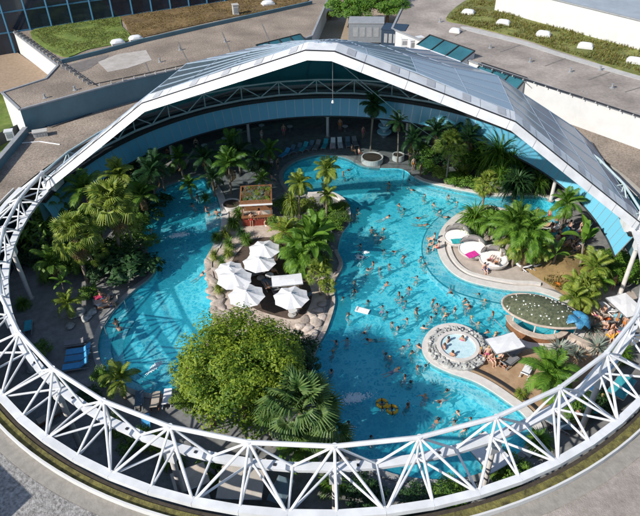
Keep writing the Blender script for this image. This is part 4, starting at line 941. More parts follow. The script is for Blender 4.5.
rl = thing('shore_rocks', 'pale sandstone boulders along the left shore of the island', 'rocks', at(212, 285, 0)); o0 = at(212, 285, 0)
for i, (x, y, s_) in enumerate([(208,262,.5),(211,258,.55),(207,270,.45),(209,278,.5),(214,282,.6),(210,290,.5),(213,298,.6),(218,303,.7),(214,310,.55),(218,316,.7),(225,318,.7),(222,308,.5),(216,270,.5),(221,296,.5),(229,314,.6)]):
    p = at(x, y, .02)-o0; obj('boulder', rk2[i % 4], None, rl, p, (0, random.uniform(-.2, .2), random.uniform(0, 3)), (s_*.75, s_*1.1, s_*.42))
rl = thing('shore_rocks', 'pale rocks at the shaded right edge of the island below the parasols', 'rocks', at(318, 320, 0)); o0 = at(318, 320, 0)
for i, (x, y, s_) in enumerate([(322,304,.5),(318,310,.6),(312,316,.55),(305,320,.6),(316,322,.7),(308,328,.6),(300,326,.5),(322,318,.5),(313,334,.6)]):
    p = at(x, y, .05)-o0; obj('boulder', rk2[(i+1) % 4], None, rl, p, (0, random.uniform(-.2, .2), random.uniform(0, 3)), (s_*.75, s_*.95, s_*.42))
rl = thing('shore_rocks', 'pale stones around the small palm in the left shaded court', 'rocks', at(72, 315, 0)); o0 = at(72, 315, 0)
for i, (x, y, s_) in enumerate([(73,316,.35),(80,312,.5),(86,318,.45),(70,326,.4),(92,312,.4)]):
    p = at(x, y, .1)-o0; obj('boulder', rocks[i % 4], None, rl, p, None, (s_, s_*1.2, s_*.6))

# ------------------------------------------------------------ furniture
def m4(loc, rx=0, ry=0, rz=0): return Matrix.Translation(loc) @ Matrix.Rotation(rz, 4, 'Z') @ Matrix.Rotation(ry, 4, 'Y') @ Matrix.Rotation(rx, 4, 'X')
panel_me = None
def parasol(px, py, z, r, label, rz=0.0, m=None):
    global panel_me
    p = at(px, py, z); t = thing('white_parasol', label, 'parasol', (p.x, p.y, 0), rz, 'white octagonal parasols')
    if panel_me is None:
        mb = MB(); a0, a1 = -math.pi/8, math.pi/8; k = 4; vs = []
        for i in range(k+1):
            u = i/k; rr = max(u, .01); zz = .36*(1-u)-.05*math.sin(math.pi*u)
            for j in range(5):
                a = a0+(a1-a0)*j/4; e = math.cos(math.pi/8)/math.cos(a)*(1-.05*u*u*(1-abs(j-2)/2)); vs.append((rr*e*math.cos(a), rr*e*math.sin(a), zz-.035*u*(1-abs(j-2)/2)))
        mb.add(vs, [(i*5+j, i*5+j+1, (i+1)*5+j+1, (i+1)*5+j) for i in range(k) for j in range(4)]); panel_me = mb.mesh('canopy_panel'); panel_me.materials.append(fabricW)
    for i in range(8): obj('canopy_panel', panel_me, None, t, (0, 0, z-.25*r), (0, 0, i*math.pi/4), r)
    mb = MB(); mb.tube([(0, 0, 0), (0, 0, z+.16*r)], .03, 8); pl_ = mb.build('pole', steel, t)
    mb = MB(); mb.lathe([(0, .08), (.1, .06), (.12, 0)], 10, (0, 0, z+.105*r)); mb.build('finial', white, pl_)
    mb = MB(); mb.lathe([(.38, 0), (.38, .1), (.05, .14)], 14); mb.build('foot', concrete, pl_)
parasol(264, 246, 2.5, 1.55, 'white octagonal parasol nearest the hut counter', .1)
parasol(259, 259, 2.3, 1.6, 'white octagonal parasol overlapped by the one nearest the hut', .25)
parasol(234, 275, 2.4, 1.65, 'white octagonal parasol nearest the left shore of the island', .05)
parasol(246, 292, 2.5, 1.65, 'white octagonal parasol just above the crown of the big tree', .3)
parasol(291, 294, 2.4, 1.6, 'white octagonal parasol standing alone on the right of the island group', .2)
parasol(229, 267, 2.1, 1.35, 'white octagonal parasol half hidden at the top left of the island group', .4)
def sqshade(px, py, z, w_, d_, rz, label, m=None):
    p = at(px, py, z); t = thing('flat_sunshade', label, 'sunshade', (p.x, p.y, 0), rz)
    mb = MB(); n = 4; vs = []
    for i in range(n+1):
        for j in range(n+1):
            u, v = i/n*2-1, j/n*2-1; vs.append((u*w_/2, v*d_/2, z+.14*(1-max(abs(u), abs(v)))-.03*math.cos(u*3)))
    mb.add(vs, [(i*(n+1)+j, (i+1)*(n+1)+j, (i+1)*(n+1)+j+1, i*(n+1)+j+1) for i in range(n) for j in range(n)]); mb.build('canopy', m or fabricW, t)
    mb = MB(); 
    for a, b in (((-1, -1), (1, -1)), ((1, -1), (1, 1)), ((1, 1), (-1, 1)), ((-1, 1), (-1, -1))): mb.beam((a[0]*w_/2, a[1]*d_/2, z-.04), (b[0]*w_/2, b[1]*d_/2, z-.04), .05, .07)
    mb.build('frame', steel, t)
    mb = MB(); mb.tube([(0, 0, 0), (0, 0, z+.1)], .035, 8); mb.build('pole', steel, t)
sqshade(287, 280, 2.1, 2.7, 1.5, .12, 'flat white rectangular sunshade among the island parasols')
sqshade(505, 343, 2.0, 2.5, 1.7, .3, 'flat white sunshade between the whirlpool and the leaf shaped bar')
sqshade(626, 305, 2.0, 2.0, 2.6, .3, 'white flat sunshade beside the crowded right terrace')
sqshade(242, 478, 2.2, 2.8, 2.9, -.05, 'beige square sunshade seen through the near truss left of centre', mat('beige_canvas', (.50, .45, .40), .9, .06, 2))
sqshade(488, 452, 2.4, 1.9, 2.6, .5, 'white sunshade seen through the near truss at the pool corner')
sqshade(190, 478, 1.6, 2.2, 1.6, .4, 'pale sunshade low behind the near left truss', mat('sand_canvas', (.55, .47, .40), .9, .06, 2))
sqshade(622, 386, 1.8, 2.4, 1.2, .8, 'teal awning under the truss at the right edge', mat('teal_canvas', (.04, .33, .38), .8, .08, 2))
sqshade(600, 372, 2.6, 4.2, 1.0, .78, 'dark blue awning strip under the right truss', mat('navy_canvas', (.02, .10, .24), .8, .08, 2))
sqshade(281, 490, 1.6, 1.8, 1.1, 1.2, 'small blue grey canopy beside the beige square sunshade', mat('slate_canvas', (.12, .18, .22), .8, .08, 2))

LCOL = {}
def lounger_set(key, padm, framem):
    L = {}
    mb = MB(); mb.box((0, .35, .30), (.62, 1.25, .05)); mb.box((-.31, .1, .27), (.05, 1.9, .07)); mb.box((.31, .1, .27), (.05, 1.9, .07)); L['frame'] = mb.mesh('frame'); L['frame'].materials.append(framem)
    mb = MB(); mb.box((0, .38, .365), (.58, 1.22, .08)); L['pad'] = mb.mesh('pad'); L['pad'].materials.append(padm)
    mb = MB(); M = m4((0, -.26, .36), -R_(38)); mb.box((0, -.36, .0), (.58, .74, .08), M=M); L['backrest'] = mb.mesh('backrest'); L['backrest'].materials.append(padm)
    mb = MB(); mb.box((0, 0, .13), (.05, .05, .26)); L['leg'] = mb.mesh('leg'); L['leg'].materials.append(framem)
    LCOL[key] = L
lounger_set('blue', mat('pad_blue', (.06, .30, .55), .8, .1, 3, rnd=.25), greym); lounger_set('white', mat('pad_white', (.72, .72, .74), .8, .06, 3), white)
lounger_set('beige', mat('pad_beige', (.42, .36, .30), .8, .1, 3), wood); lounger_set('grey', mat('pad_grey', (.20, .20, .21), .8, .1, 3), greym); lounger_set('teal', mat('pad_teal', (.04, .34, .42), .8, .1, 3), greym); lounger_set('slate', mat('pad_slate', (.10, .16, .22), .8, .1, 3), greym)
def lounger(px, py, rz, key, label, grp=None, s_=1.0):
    t = thing('sun_lounger', label, 'sun lounger', at(px, py, .01), rz, grp, s_); L = LCOL[key]
    for k in ('frame', 'pad', 'backrest'): obj(k, L[k], None, t)
    for (a, b) in ((-.28, .9), (.28, .9), (-.28, -.5), (.28, -.5)): obj('leg', L['leg'], None, t, (a, b, 0))
    return t
LOUNGE_SPOTS = []
for i, (x, y, k, a) in enumerate([(285,156,'blue',2.5),(291,153,'slate',2.6),(298,151,'slate',2.7),(304,150,'teal',2.7),(310,148.5,'slate',2.7),(317,148,'grey',2.8),(325,147,'teal',2.9),(333,146,'white',3.1),(340,145.5,'white',3.2),(348,145,'slate',3.2),(355,144.5,'grey',3.3)]):
    lounger(x, y, a, k, 'sun lounger in the shaded row behind the back pool bay, %s from the left' % ORD[i], 'loungers behind the back bay')
lounger(176, 171, 2.6, 'beige', 'beige sun lounger behind the top of the left pool, left of two'); lounger(184, 168, 2.6, 'beige', 'beige sun lounger behind the top of the left pool, right of two')
for i, (x, y, k) in enumerate([(79,345,'grey'),(81,354,'blue'),(80,361,'blue'),(78,369,'blue')]):
    lounger(x, y, 1.75, k, 'lounger in the dark left court, %s from the top of a stack of four' % ORD[i], 'left court loungers', 1.1)
lounger(29, 331, .3, 'teal', 'single teal lounger near the left ring chord')
lounger(522, 268, .5, 'white', 'white lounger under the peninsula palms, left of two'); lounger(531, 267, .5, 'grey', 'grey lounger under the peninsula palms, right of two')
lounger(508, 365, -.9, 'grey', 'grey lounger on the sandy deck left of the white one'); lounger(526, 374, -.6, 'white', 'white lounger on the sandy whirlpool deck'); lounger(512, 356, -.9, 'grey', 'dark lounger on the sand under the white sunshade')
for i, (x, y, a) in enumerate([(566,246,2.2),(571,241,2.2),(577,236,2.2),(560,236,1.9),(552,232,1.8),(584,231,2.2),(545,226,1.4),(581,241,2.2),(575,252,2.2)]):
    lounger(x, y, a, ['grey', 'slate', 'grey', 'teal', 'white', 'slate', 'blue', 'beige', 'grey'][i], 'lounger in the crowd beside the lagoon, %s of nine' % ORD[i], 'lagoon loungers')
for i, (x, y, a) in enumerate([(596,318,.4),(604,324,.5),(612,330,.5),(620,334,.6),(608,312,.4)]):
    lounger(x, y, a, ['beige', 'grey', 'slate', 'grey', 'white'][i], 'lounger on the crowded right terrace, %s of five' % ORD[i], 'right terrace loungers')
for i, (x, y, a) in enumerate([(268,288,.4),(275,291,.4),(296,303,1.2),(256,275,2.0),(303,298,1.2),(282,299,.6)]):
    lounger(x, y, a, 'grey' if i % 2 else 'slate', 'dark lounger between the island parasols, %s of six' % ORD[i], 'island loungers')
for i, (x, y, a) in enumerate([(105,302,1.9),(110,306,1.9)]):
    lounger(x, y, a, 'beige' if i else 'grey', 'lounger on the sunlit left pool bank, %s of two' % ORD[i], 'left bank loungers')
for i, (x, y, a) in enumerate([(140,404,.2),(156,405,.1),(168,402,.1),(147,428,.3)]):
    lounger(x, y, a, ['slate', 'beige', 'white', 'blue'][i], 'lounger near the foot of the left pool, %s from the left' % ORD[i], 'near left loungers')
for i, (x, y, a) in enumerate([(560,428,.8),(585,412,.8),(602,404,.8),(52,418,2.3),(64,428,2.3),(205,498,.4)]):
    lounger(x, y, a, ['slate', 'teal', 'grey', 'beige', 'beige', 'white'][i], 'lounger half seen through the near truss, %s of six' % ORD[i], 'loungers behind the truss')

# round daybeds
def daybed(px, py, rz, s_, label, hood=True):
    t = thing('round_daybed', label, 'daybed', at(px, py, .01), rz, 'round white daybeds', s_)
    mb = MB(); mb.lathe([(.55, 0), (.95, .12), (1.12, .38), (1.15, .55), (1.06, .55), (1.02, .44), (0, .44)], 30); mb.build('shell', mat('wicker', (.62, .58, .55), .7, .12, 14, .4), t, False)
    mb = MB(); mb.lathe([(1.0, .45), (1.0, .52), (.94, .58), (0, .60)], 30); mb.build('cushion', mat('cushion', (.76, .75, .75), .85, .04, 4), t)
    if hood:
        mb = MB(); n, m_ = 16, 6; vs = []
        for inner in (0, 1):
            for i in range(m_+1):
                e = (math.pi*.42)*i/m_
                for j in range(n+1):
                    a = math.pi*(.02+.96*j/n); r = 1.14-.05*inner; k = math.cos(e)
                    vs.append((r*math.cos(a)*k**.6, r*math.sin(a)*k**.6 - .25*math.sin(e), .5+r*math.sin(e)*1.0))
        N = (n+1); fs = [(i*N+j, i*N+j+1, (i+1)*N+j+1, (i+1)*N+j) for i in range(m_) for j in range(n)]; o_ = N*(m_+1)
        fs += [tuple(x+o_ for x in f[::-1]) for f in fs]; mb.add(vs, fs); mb.build('hood', MATS['wicker'], t, True)
    return t
daybed(457, 242, -.6, 1.25, 'round white daybed with a teal towel at the peninsula tip')
daybed(472, 254, -.55, 1.25, 'round white daybed with a pink towel, middle of three')
daybed(493, 264, -.6, 1.25, 'round white daybed with two people lying in it, nearest the water')
def towel(px, py, z, w_, d_, rz, c, label):
    p = at(px, py, z); mb = MB(); n = 5; vs = []
    for i in range(n+1):
        for j in range(4): vs.append(((i/n-.5)*w_, (j/3-.5)*d_, .015*math.sin(i*2.1+j)))
    mb.add(vs, [(i*4+j, (i+1)*4+j, (i+1)*4+j+1, i*4+j+1) for i in range(n) for j in range(3)])
    o = mb.build('towel', mat('towel_%02d%02d%02d' % tuple(int(x*99) for x in c), c, .95, .12, 6)); o.location = p; o.rotation_euler = (0, 0, rz); return tag(o, label, 'towel')
towel(457, 241, .80, 1.1, .8, .1, (.02, .35, .38), 'teal towel spread on the daybed at the peninsula tip')
towel(472, 254.5, .80, 1.25, .8, .5, (.60, .03, .28), 'pink towel spread on the middle round daybed')
towel(558, 284, .35, 1.0, .6, .6, (.70, .20, .02), 'orange towel on the kerb behind the leaf shaped bar roof')
towel(458, 156, 1.0, 1.8, .7, -.1, (.03, .06, .32), 'dark blue hammock cloth among the right bank shrubs')
towel(461, 160, .8, 1.6, .6, -.1, (.35, .02, .05), 'red cloth under the dark blue one on the right bank')
towel(612, 334, .5, 1.1, .6, .7, (.75, .42, .03), 'yellow towel at the edge of the right terrace crowd')
towel(607, 318, .5, .5, .5, .3, (.70, .14, .03), 'small orange towel on the right terrace')
towel(619, 316, .5, .9, .6, .4, (.25, .55, .66), 'light blue towel by the white terrace sunshade')
towel(552, 363, .4, 1.0, .8, .3, (.02, .42, .55), 'turquoise towel beside the sandy deck palm'); towel(560, 358, .4, .8, .5, -.5, (.55, .05, .22), 'magenta towel right of the turquoise one')
towel(100, 302, .48, 1.0, .6, 1.0, (.70, .70, .70), 'white towel on the sunlit left pool bank'); towel(98, 297, .5, .7, .6, .6, (.45, .04, .10), 'red towel on the sunlit left pool bank')
towel(332, 146, .5, .55, 1.4, 3.1, (.65, .45, .48), 'pale pink towel on a lounger of the shaded back row'); towel(340, 145.5, .5, .55, 1.4, 3.2, (.62, .58, .62), 'pale towel on a lounger of the shaded back row, right of the pink one')
towel(486, 269, .3, .7, .5, .8, (.03, .16, .45), 'blue towel dropped in front of the nearest round daybed')

# hut with planted roof
hp = at(256, 194, 2.9); hut = thing('bar_hut', 'timber bar hut with a planted flat roof on the island', 'hut', (hp.x, hp.y, 0), .06)
for nm, (c, d) in {'roof_side': ((0, -1.52, 2.85), (3.3, .16, .42)), }.items(): pass
for (c, d) in (((0, -1.52, 2.85), (3.36, .16, .42)), ((0, 1.52, 2.85), (3.36, .16, .42)), ((-1.6, 0, 2.85), (.16, 2.88, .42)), ((1.6, 0, 2.85), (.16, 2.88, .42))):
    mb = MB(); mb.box(c, d); mb.build('roof_edge', wood, hut)
mb = MB(); mb.box((0, 0, 2.72), (3.04, 2.88, .2)); mb.build('roof_deck', soil, hut)
mb = MB(); mb.box((0, -1.75, 2.66), (3.4, .28, .05)); mb.build('front_awning', fabricW, hut)
for a in (-1.5, 1.5):
    for b in (-1.4, 1.4): mb = MB(); mb.box((a, b, 1.31), (.13, .13, 2.62)); mb.build('post', wood, hut)
for i in range(12): mb = MB(); mb.box((-1.43+i*.26, -1.62, .55), (.24, .08, 1.1)); mb.build('plank', redwood, hut)
mb = MB(); mb.box((0, -1.6, 1.13), (3.3, .5, .06)); mb.build('counter_top', wood, hut)
mb = MB(); mb.box((0, 1.35, 1.3), (2.8, .08, 2.6)); mb.build('back_wall', wood, hut)
mb = MB(); mb.box((-.6, 1.1, 1.5), (1.2, .3, .9)); mb.build('shelf', dark, hut)
rp_ = thing('roof_plants', 'patchy grey green succulents filling the hut roof', 'plants', (hp.x, hp.y, 2.82), .06)
for i in range(70):
    x, y = random.uniform(-1.4, 1.4), random.uniform(-1.3, 1.3); k = random.choice(['grey', 'yel', 'agave', 'dry', 'dry', 'agave'])
    obj('plant', base('cloud', i % 3, LM[k]), None, rp_, (x, y, .10), (0, 0, random.uniform(0, 6)), (random.uniform(.22, .42),)*2+(.26,))
# leaf-shaped bar roof
bp_ = at(541, 306, 2.4); bar = thing('leaf_bar', 'pool bar under a leaf shaped green roof speckled with white flowers', 'bar', (bp_.x, bp_.y, 0), -.45, None, .92)
mb = MB(); n, m_ = 36, 7; vs = []
def leafr(a): return 2.35+.95*abs(math.cos(a))**3+(.5*max(0, math.cos(a))**12)
for i in range(m_+1):
    u = i/m_
    for j in range(n):
        a = 2*math.pi*j/n; r = leafr(a)*u; vs.append((r*math.cos(a), r*.86*math.sin(a), 2.1+.95*(1-u**2.2)+.05*math.sin(4*a)*u))
mb.add(vs, [(i*n+j, (i+1)*n+j, (i+1)*n+(j+1) % n, i*n+(j+1) % n) for i in range(m_) for j in range(n)]); mb.build('roof', mat('bar_roof', (.035, .05, .028), .9, .4, 4, .9, c2=(.14, .15, .085)), bar, True)
mb = MB(); mb.tube([(1.02*leafr(2*math.pi*j/n)*math.cos(2*math.pi*j/n), .88*leafr(2*math.pi*j/n)*math.sin(2*math.pi*j/n), 2.06) for j in range(n+1)], .11, 7, cap=False); mb.build('roof_rim', stoneM, bar)
fl = mat('petal', (.78, .80, .78), .8, .05)
for i in range(64):
    a = random.uniform(0, 6.28); u = random.uniform(.1, .95)**.6; r = leafr(a)*u; mb = MB(); mb.lathe([(0, .06), (.03+.022*(i % 3), .04), (.04+.025*(i % 3), 0)], 5, (r*math.cos(a), r*.86*math.sin(a), 2.1+.95*(1-u**2.2)))
    mb.build('flower', fl, bar)
for (x, y) in ((-2.0, -.9), (-1.2, 1.4), (1.6, 1.1), (1.7, -.9), (0, -1.7)): mb = MB(); mb.tube([(x, y, -.5), (x, y, 2.2)], .07, 8); mb.build('post', curbM, bar)
mb = MB(); P = [(2.3*math.cos(a), 1.75*math.sin(a)) for a in np.linspace(math.pi*1.05, math.pi*1.95, 24)]; strip(mb, P, 0, -.55, .75, .88); mb.build('counter_top', stoneM, bar)
mb = MB(); strip(mb, P, -.12, -.35, -.4, .74); mb.build('counter_base', wood, bar)
mb = MB(); P3 = [at(578, 336, .1), at(588, 343, .1), at(600, 350, .1)]
mb = MB(); strip(mb, [tuple(at(x, y, 0)[:2]) for x, y in spline([(560,334),(572,340),(586,347),(598,352)], 4, False)], -.25, .25, 0, .45); tag(mb.build('stone_bench', stoneM), 'curved sandstone bench running from the leaf bar to the agaves', 'bench')
# blue folded shade
bs = at(579, 318, 2.3); blu = thing('blue_sunshade', 'bright blue petal shaped sunshade among the agaves', 'sunshade', (bs.x, bs.y, 0), .3)
bm_ = mat('blue_canvas', (.02, .13, .28), .6, .2, 2, c2=(.07, .29, .46)); pm = None
mb = MB(); k = 6; vs = []
for i in range(k+1):
    u = i/k; w_ = .62*math.sin(math.pi*(.12+.8*u))
    for j in range(5): v = j/2-1; vs.append((u*1.5, v*w_, .55*math.sin(u*2.4)-.45*u*u-.15*v*v*(1 if u > .2 else 0)))
mb.add(vs, [(i*5+j, (i+1)*5+j, (i+1)*5+j+1, i*5+j+1) for i in range(k) for j in range(4)]); pm = mb.mesh('petal'); pm.materials.append(bm_)
for i in range(6): obj('petal', pm, None, blu, (0, 0, 2.2+.06*(i % 2)), (0, .15*(i % 3), i*math.pi/3), .66+.10*(i % 2))
mb = MB(); mb.tube([(0, 0, 0), (0, 0, 2.4)], .06, 8); mb.build('pole', steel, blu)
# back fountain: stacked rings, bright tables and lights in the shade
ft = thing('tiered_fountain', 'stacked pale blue ring fountain in the shade behind the twin palm', 'fountain', at(384, 137, 0))
for i in range(3): mb = MB(); mb.lathe([(.3, .9*i+.1), (.95-.12*i, .9*i+.7), (.95-.12*i, .9*i+.86), (.2, .9*i+.8)], 20); mb.build('bowl', mat('pale_blue', (.35, .62, .72), .5, .06), ft, False)
mb = MB(); mb.lathe([(.25, 0), (.2, 2.6)], 12); mb.build('stem', curbM, ft)
def table(px, py, label, grp='round cafe tables in the shade'):
    t = thing('cafe_table', label, 'table', at(px, py, 0), 0, grp); mb = MB(); mb.lathe([(0, .74), (.4, .74), (.4, .70), (0, .70)], 18); mb.build('top', white, t)
    mb = MB(); mb.tube([(0, 0, 0), (0, 0, .7)], .03, 6); mb.build('leg', steel, t); mb = MB(); mb.lathe([(.25, 0), (.25, .03), (0, .04)], 14); mb.build('foot', steel, t)
for i, (x, y) in enumerate([(240,135),(262,130),(290,131),(345,131),(425,146),(205,150),(225,143)]): table(x, y, 'pale round cafe table in the dark hall behind the pools, %s of seven' % ORD[i])
for i, (x, y) in enumerate([(297,311),(270,281),(252,268),(293,316)]): table(x, y, 'small round table between the island parasols, %s of four' % ORD[i], 'island tables')
# water extras: jets, steps, rails
def foam(px, py, w_, d_, rz, label, z=-.11):
    p = at(px, py, z); mb = MB(); r = np.random.default_rng(int(px))
    for k in range(int(160+700*w_*d_)):
        a = r.uniform(0, 6.28); e = abs(r.normal())*.55*(1+.3*math.sin(3*a+px)); q = .03+.08*r.uniform()*max(.2, 1.2-e*.8)
        mb.lathe([(q, -.02), (q*.8, q*.35), (0, q*.5)], 6, (w_*e*math.cos(a)+r.normal()*.04, d_*e*math.sin(a)+r.normal()*.04, 0))
    o = mb.build('foam_patch', foamM, smooth=True); o.location = p; o.rotation_euler = (0, 0, rz); tag(o, label, None, None, 'stuff')
foam(179, 235, 1.05, .42, .25, 'white bubbling foam patch in the middle of the left pool')
foam(354, 398, 1.2, .5, .2, 'long white foam patch near the fan palm in the main pool')
foam(346, 428, .55, .2, 0, 'small white foam streak by the near shore')
foam(360, 257, .45, .35, 0, 'white splash around a bather in the main pool'); foam(366, 252, .25, .2, 0, 'small splash right of the white splash')
foam(155, 367, .9, .25, 1.0, 'bright ripple of foam by the steps of the left pool')
infl = thing('air_mattress', 'small white air mattress drifting in the shaded channel', 'air mattress', at(363.5, 311.5, -.13), -.4)
for i in range(4): mb = MB(); mb.tube([(-.5, -.24+.16*i, .08), (.5, -.24+.16*i, .08)], .08, 8); mb.build('tube', white, infl)
mb = MB(); mb.tube([(-.62, -.28, .1), (-.62, .28, .1)], .12, 8); mb.build('pillow', white, infl)
def handrail(pts, label):
    t = thing('pool_handrail', label, 'handrail'); P = [at(x, y, z) for x, y, z in pts]
    mb = MB(); mb.tube(P, .035, 7); mb.build('rail', steel, t)
    for p in (P[0], P[-1]): mb = MB(); mb.tube([Vector((p.x, p.y, -.5)), p], .035, 7); mb.build('post', steel, t)
handrail([(494,319,.5),(503,328,.5),(512,338,.7)], 'white handrail of the steps beside the leaf bar'); handrail([(404,169,.8),(404,176,.6),(402,184,.2)], 'handrail at the top right entry of the main pool')
handrail([(124,300,.9),(114,311,.9),(104,326,.9)], 'curved handrail along the left pool bank'); handrail([(158,188,.9),(152,199,.9),(147,211,.9)], 'pale handrail on the shaded upper left pool bank')
# ------------------------------------------------------------ people
def skin_body(J, E, seed=0):
    me = bpy.data.meshes.new('person'); names = list(J); me.from_pydata([J[k][0] for k in names], [(names.index(a), names.index(b)) for a, b in E], [])
    o = bpy.data.objects.new('tmp', me); col.objects.link(o); md = o.modifiers.new('s', 'SKIN'); md.use_smooth_shade = True
    for i, k in enumerate(names):
        r = J[k][1]; me.skin_vertices[0].data[i].radius = r if isinstance(r, tuple) else (r, r); me.skin_vertices[0].data[i].use_root = (k == 'pelvis')
    ss = o.modifiers.new('d', 'SUBSURF'); ss.levels = 1; ss.render_levels = 1
    dg = bpy.context.evaluated_depsgraph_get(); me2 = bpy.data.meshes.new_from_object(o.evaluated_get(dg)); bpy.data.objects.remove(o); return me2
EDG = [('pelvis', 'spine'), ('spine', 'chest'), ('chest', 'neck'), ('neck', 'head'), ('head', 'crown'), ('head', 'nose')]
for s_ in 'LR': EDG += [('chest', 'sh'+s_), ('sh'+s_, 'el'+s_), ('el'+s_, 'wr'+s_), ('wr'+s_, 'ha'+s_), ('wr'+s_, 'th'+s_), ('pelvis', 'hi'+s_), ('hi'+s_, 'kn'+s_), ('kn'+s_, 'an'+s_), ('an'+s_, 'to'+s_)]
RAD = dict(pelvis=(.15, .11), spine=(.135, .10), chest=(.16, .115), neck=.055, head=.092, crown=.07, nose=.02, sh=.066, el=.045, wr=.032, ha=.034, th=.016, hi=.09, kn=.06, an=.042, to=.038)
def pose(**k):
    J = {}
    for nm, p in k.items():
        if nm[:2] in ('sh', 'el', 'wr', 'ha', 'th', 'hi', 'kn', 'an', 'to') and nm[2:] == '':
            J[nm+'L'] = ((p[0], p[1], p[2]), RAD[nm]); J[nm+'R'] = ((-p[0], p[1], p[2]), RAD[nm])
        elif nm[-1] in 'LR' and nm[:2] in RAD: J[nm] = (p, RAD[nm[:2]])
        else: J[nm] = (p, RAD[nm])
    return J
POSES = {
 'stand': pose(pelvis=(0, 0, .95), spine=(0, .01, 1.13), chest=(0, .01, 1.33), neck=(0, 0, 1.5), head=(0, -.015, 1.6), crown=(0, 0, 1.68), nose=(0, -.105, 1.6), sh=(.18, .01, 1.42), el=(.26, .03, 1.15), wr=(.28, -.07, .92), ha=(.28, -.10, .82), th=(.24, -.12, .86), hi=(.10, 0, .90), kn=(.11, -.02, .50), an=(.11, .03, .08), to=(.13, -.12, .035)),
 'wade': pose(pelvis=(0, 0, .95), spine=(0, .01, 1.13), chest=(0, 0, 1.33), neck=(0, -.01, 1.5), head=(0, -.03, 1.6), crown=(0, -.02, 1.68), nose=(0, -.12, 1.6), sh=(.18, 0, 1.42), el=(.36, -.06, 1.27), wr=(.38, -.28, 1.24), ha=(.34, -.37, 1.23), th=(.30, -.30, 1.26), hi=(.10, 0, .90), kn=(.14, -.34, .72), an=(.14, -.08, .42), to=(.15, -.20, .36)),
 'wadeb': pose(pelvis=(0, 0, .95), spine=(.01, .02, 1.13), chest=(.02, .02, 1.33), neck=(.02, .0, 1.5), head=(.02, -.02, 1.6), crown=(.03, 0, 1.68), nose=(.02, -.11, 1.6), shL=(.20, .02, 1.42), elL=(.30, .06, 1.17), wrL=(.20, -.14, 1.12), haL=(.12, -.20, 1.12), thL=(.16, -.20, 1.16), shR=(-.16, .02, 1.42), elR=(-.36, -.02, 1.36), wrR=(-.52, -.18, 1.32), haR=(-.57, -.27, 1.31), thR=(-.50, -.27, 1.33), hi=(.10, 0, .90), kn=(.14, -.34, .72), an=(.14, -.08, .42), to=(.15, -.20, .36)),
 'wadeup': pose(pelvis=(0, 0, .95), spine=(0, .02, 1.13), chest=(0, .02, 1.33), neck=(0, .0, 1.5), head=(0, -.02, 1.6), crown=(0, 0, 1.68), nose=(0, -.11, 1.6), shL=(.18, .02, 1.43), elL=(.33, -.04, 1.52), wrL=(.26, -.10, 1.74), haL=(.22, -.11, 1.83), thL=(.20, -.12, 1.77), shR=(-.18, .02, 1.42), elR=(-.28, .05, 1.15), wrR=(-.30, -.12, .98), haR=(-.30, -.18, .9), thR=(-.26, -.18, .94), hi=(.10, 0, .90), kn=(.14, -.34, .72), an=(.14, -.08, .42), to=(.15, -.20, .36)),
 'sit': pose(pelvis=(0, 0, .12), spine=(0, .03, .30), chest=(0, .03, .50), neck=(0, .0, .67), head=(0, -.02, .77), crown=(0, -.01, .85), nose=(0, -.11, .77), sh=(.18, .02, .59), el=(.25, -.02, .33), wr=(.17, -.24, .26), ha=(.14, -.33, .25), th=(.10, -.26, .29), hi=(.10, -.03, .10), kn=(.13, -.44, .15), an=(.12, -.50, -.28), to=(.13, -.64, -.33)),
 'lie': pose(pelvis=(0, 0, .12), spine=(0, -.17, .19), chest=(0, -.35, .31), neck=(0, -.50, .42), head=(0, -.58, .49), crown=(0, -.64, .54), nose=(0, -.52, .57), sh=(.18, -.42, .36), el=(.29, -.22, .20), wr=(.22, .03, .15), ha=(.20, .12, .15), th=(.16, .05, .19), hi=(.10, .06, .11), kn=(.13, .45, .24), an=(.12, .85, .10), to=(.14, .95, .17)),
 'swim': pose(pelvis=(0, .35, -.10), spine=(0, .17, -.07), chest=(0, -.03, -.03), neck=(0, -.19, .04), head=(0, -.27, .11), crown=(0, -.30, .19), nose=(0, -.36, .09), sh=(.18, -.10, -.02), el=(.36, -.30, -.06), wr=(.26, -.52, -.05), ha=(.22, -.62, -.05), th=(.18, -.54, -.03), hi=(.10, .40, -.11), kn=(.15, .78, -.16), an=(.14, 1.18, -.14), to=(.16, 1.30, -.12)),
}
def seg_d(p, a, b):
    ab = b-a; t = max(0, min(1, (p-a).dot(ab)/(ab.length_squared+1e-9))); return (p-a-ab*t).length, t
PM = {}
skins = [mat('skin_fair', (.62, .38, .28), .55, .06, 8), mat('skin_tan', (.48, .27, .18), .55, .06, 8), mat('skin_warm', (.36, .19, .12), .55, .06, 8)]
hairs = [mat('hair_dark', (.018, .012, .010), .5, .2, 20), mat('hair_brown', (.08, .04, .02), .5, .2, 20), mat('hair_blond', (.36, .24, .10), .5, .2, 20)]
wear = {'black': (.015, .015, .018), 'navy': (.02, .04, .14), 'red': (.45, .03, .03), 'teal': (.03, .28, .32), 'white': (.7, .7, .7), 'pink': (.55, .10, .22), 'orange': (.6, .2, .03)}
wearm = {k: mat('swim_'+k, v, .8, .08, 6) for k, v in wear.items()}
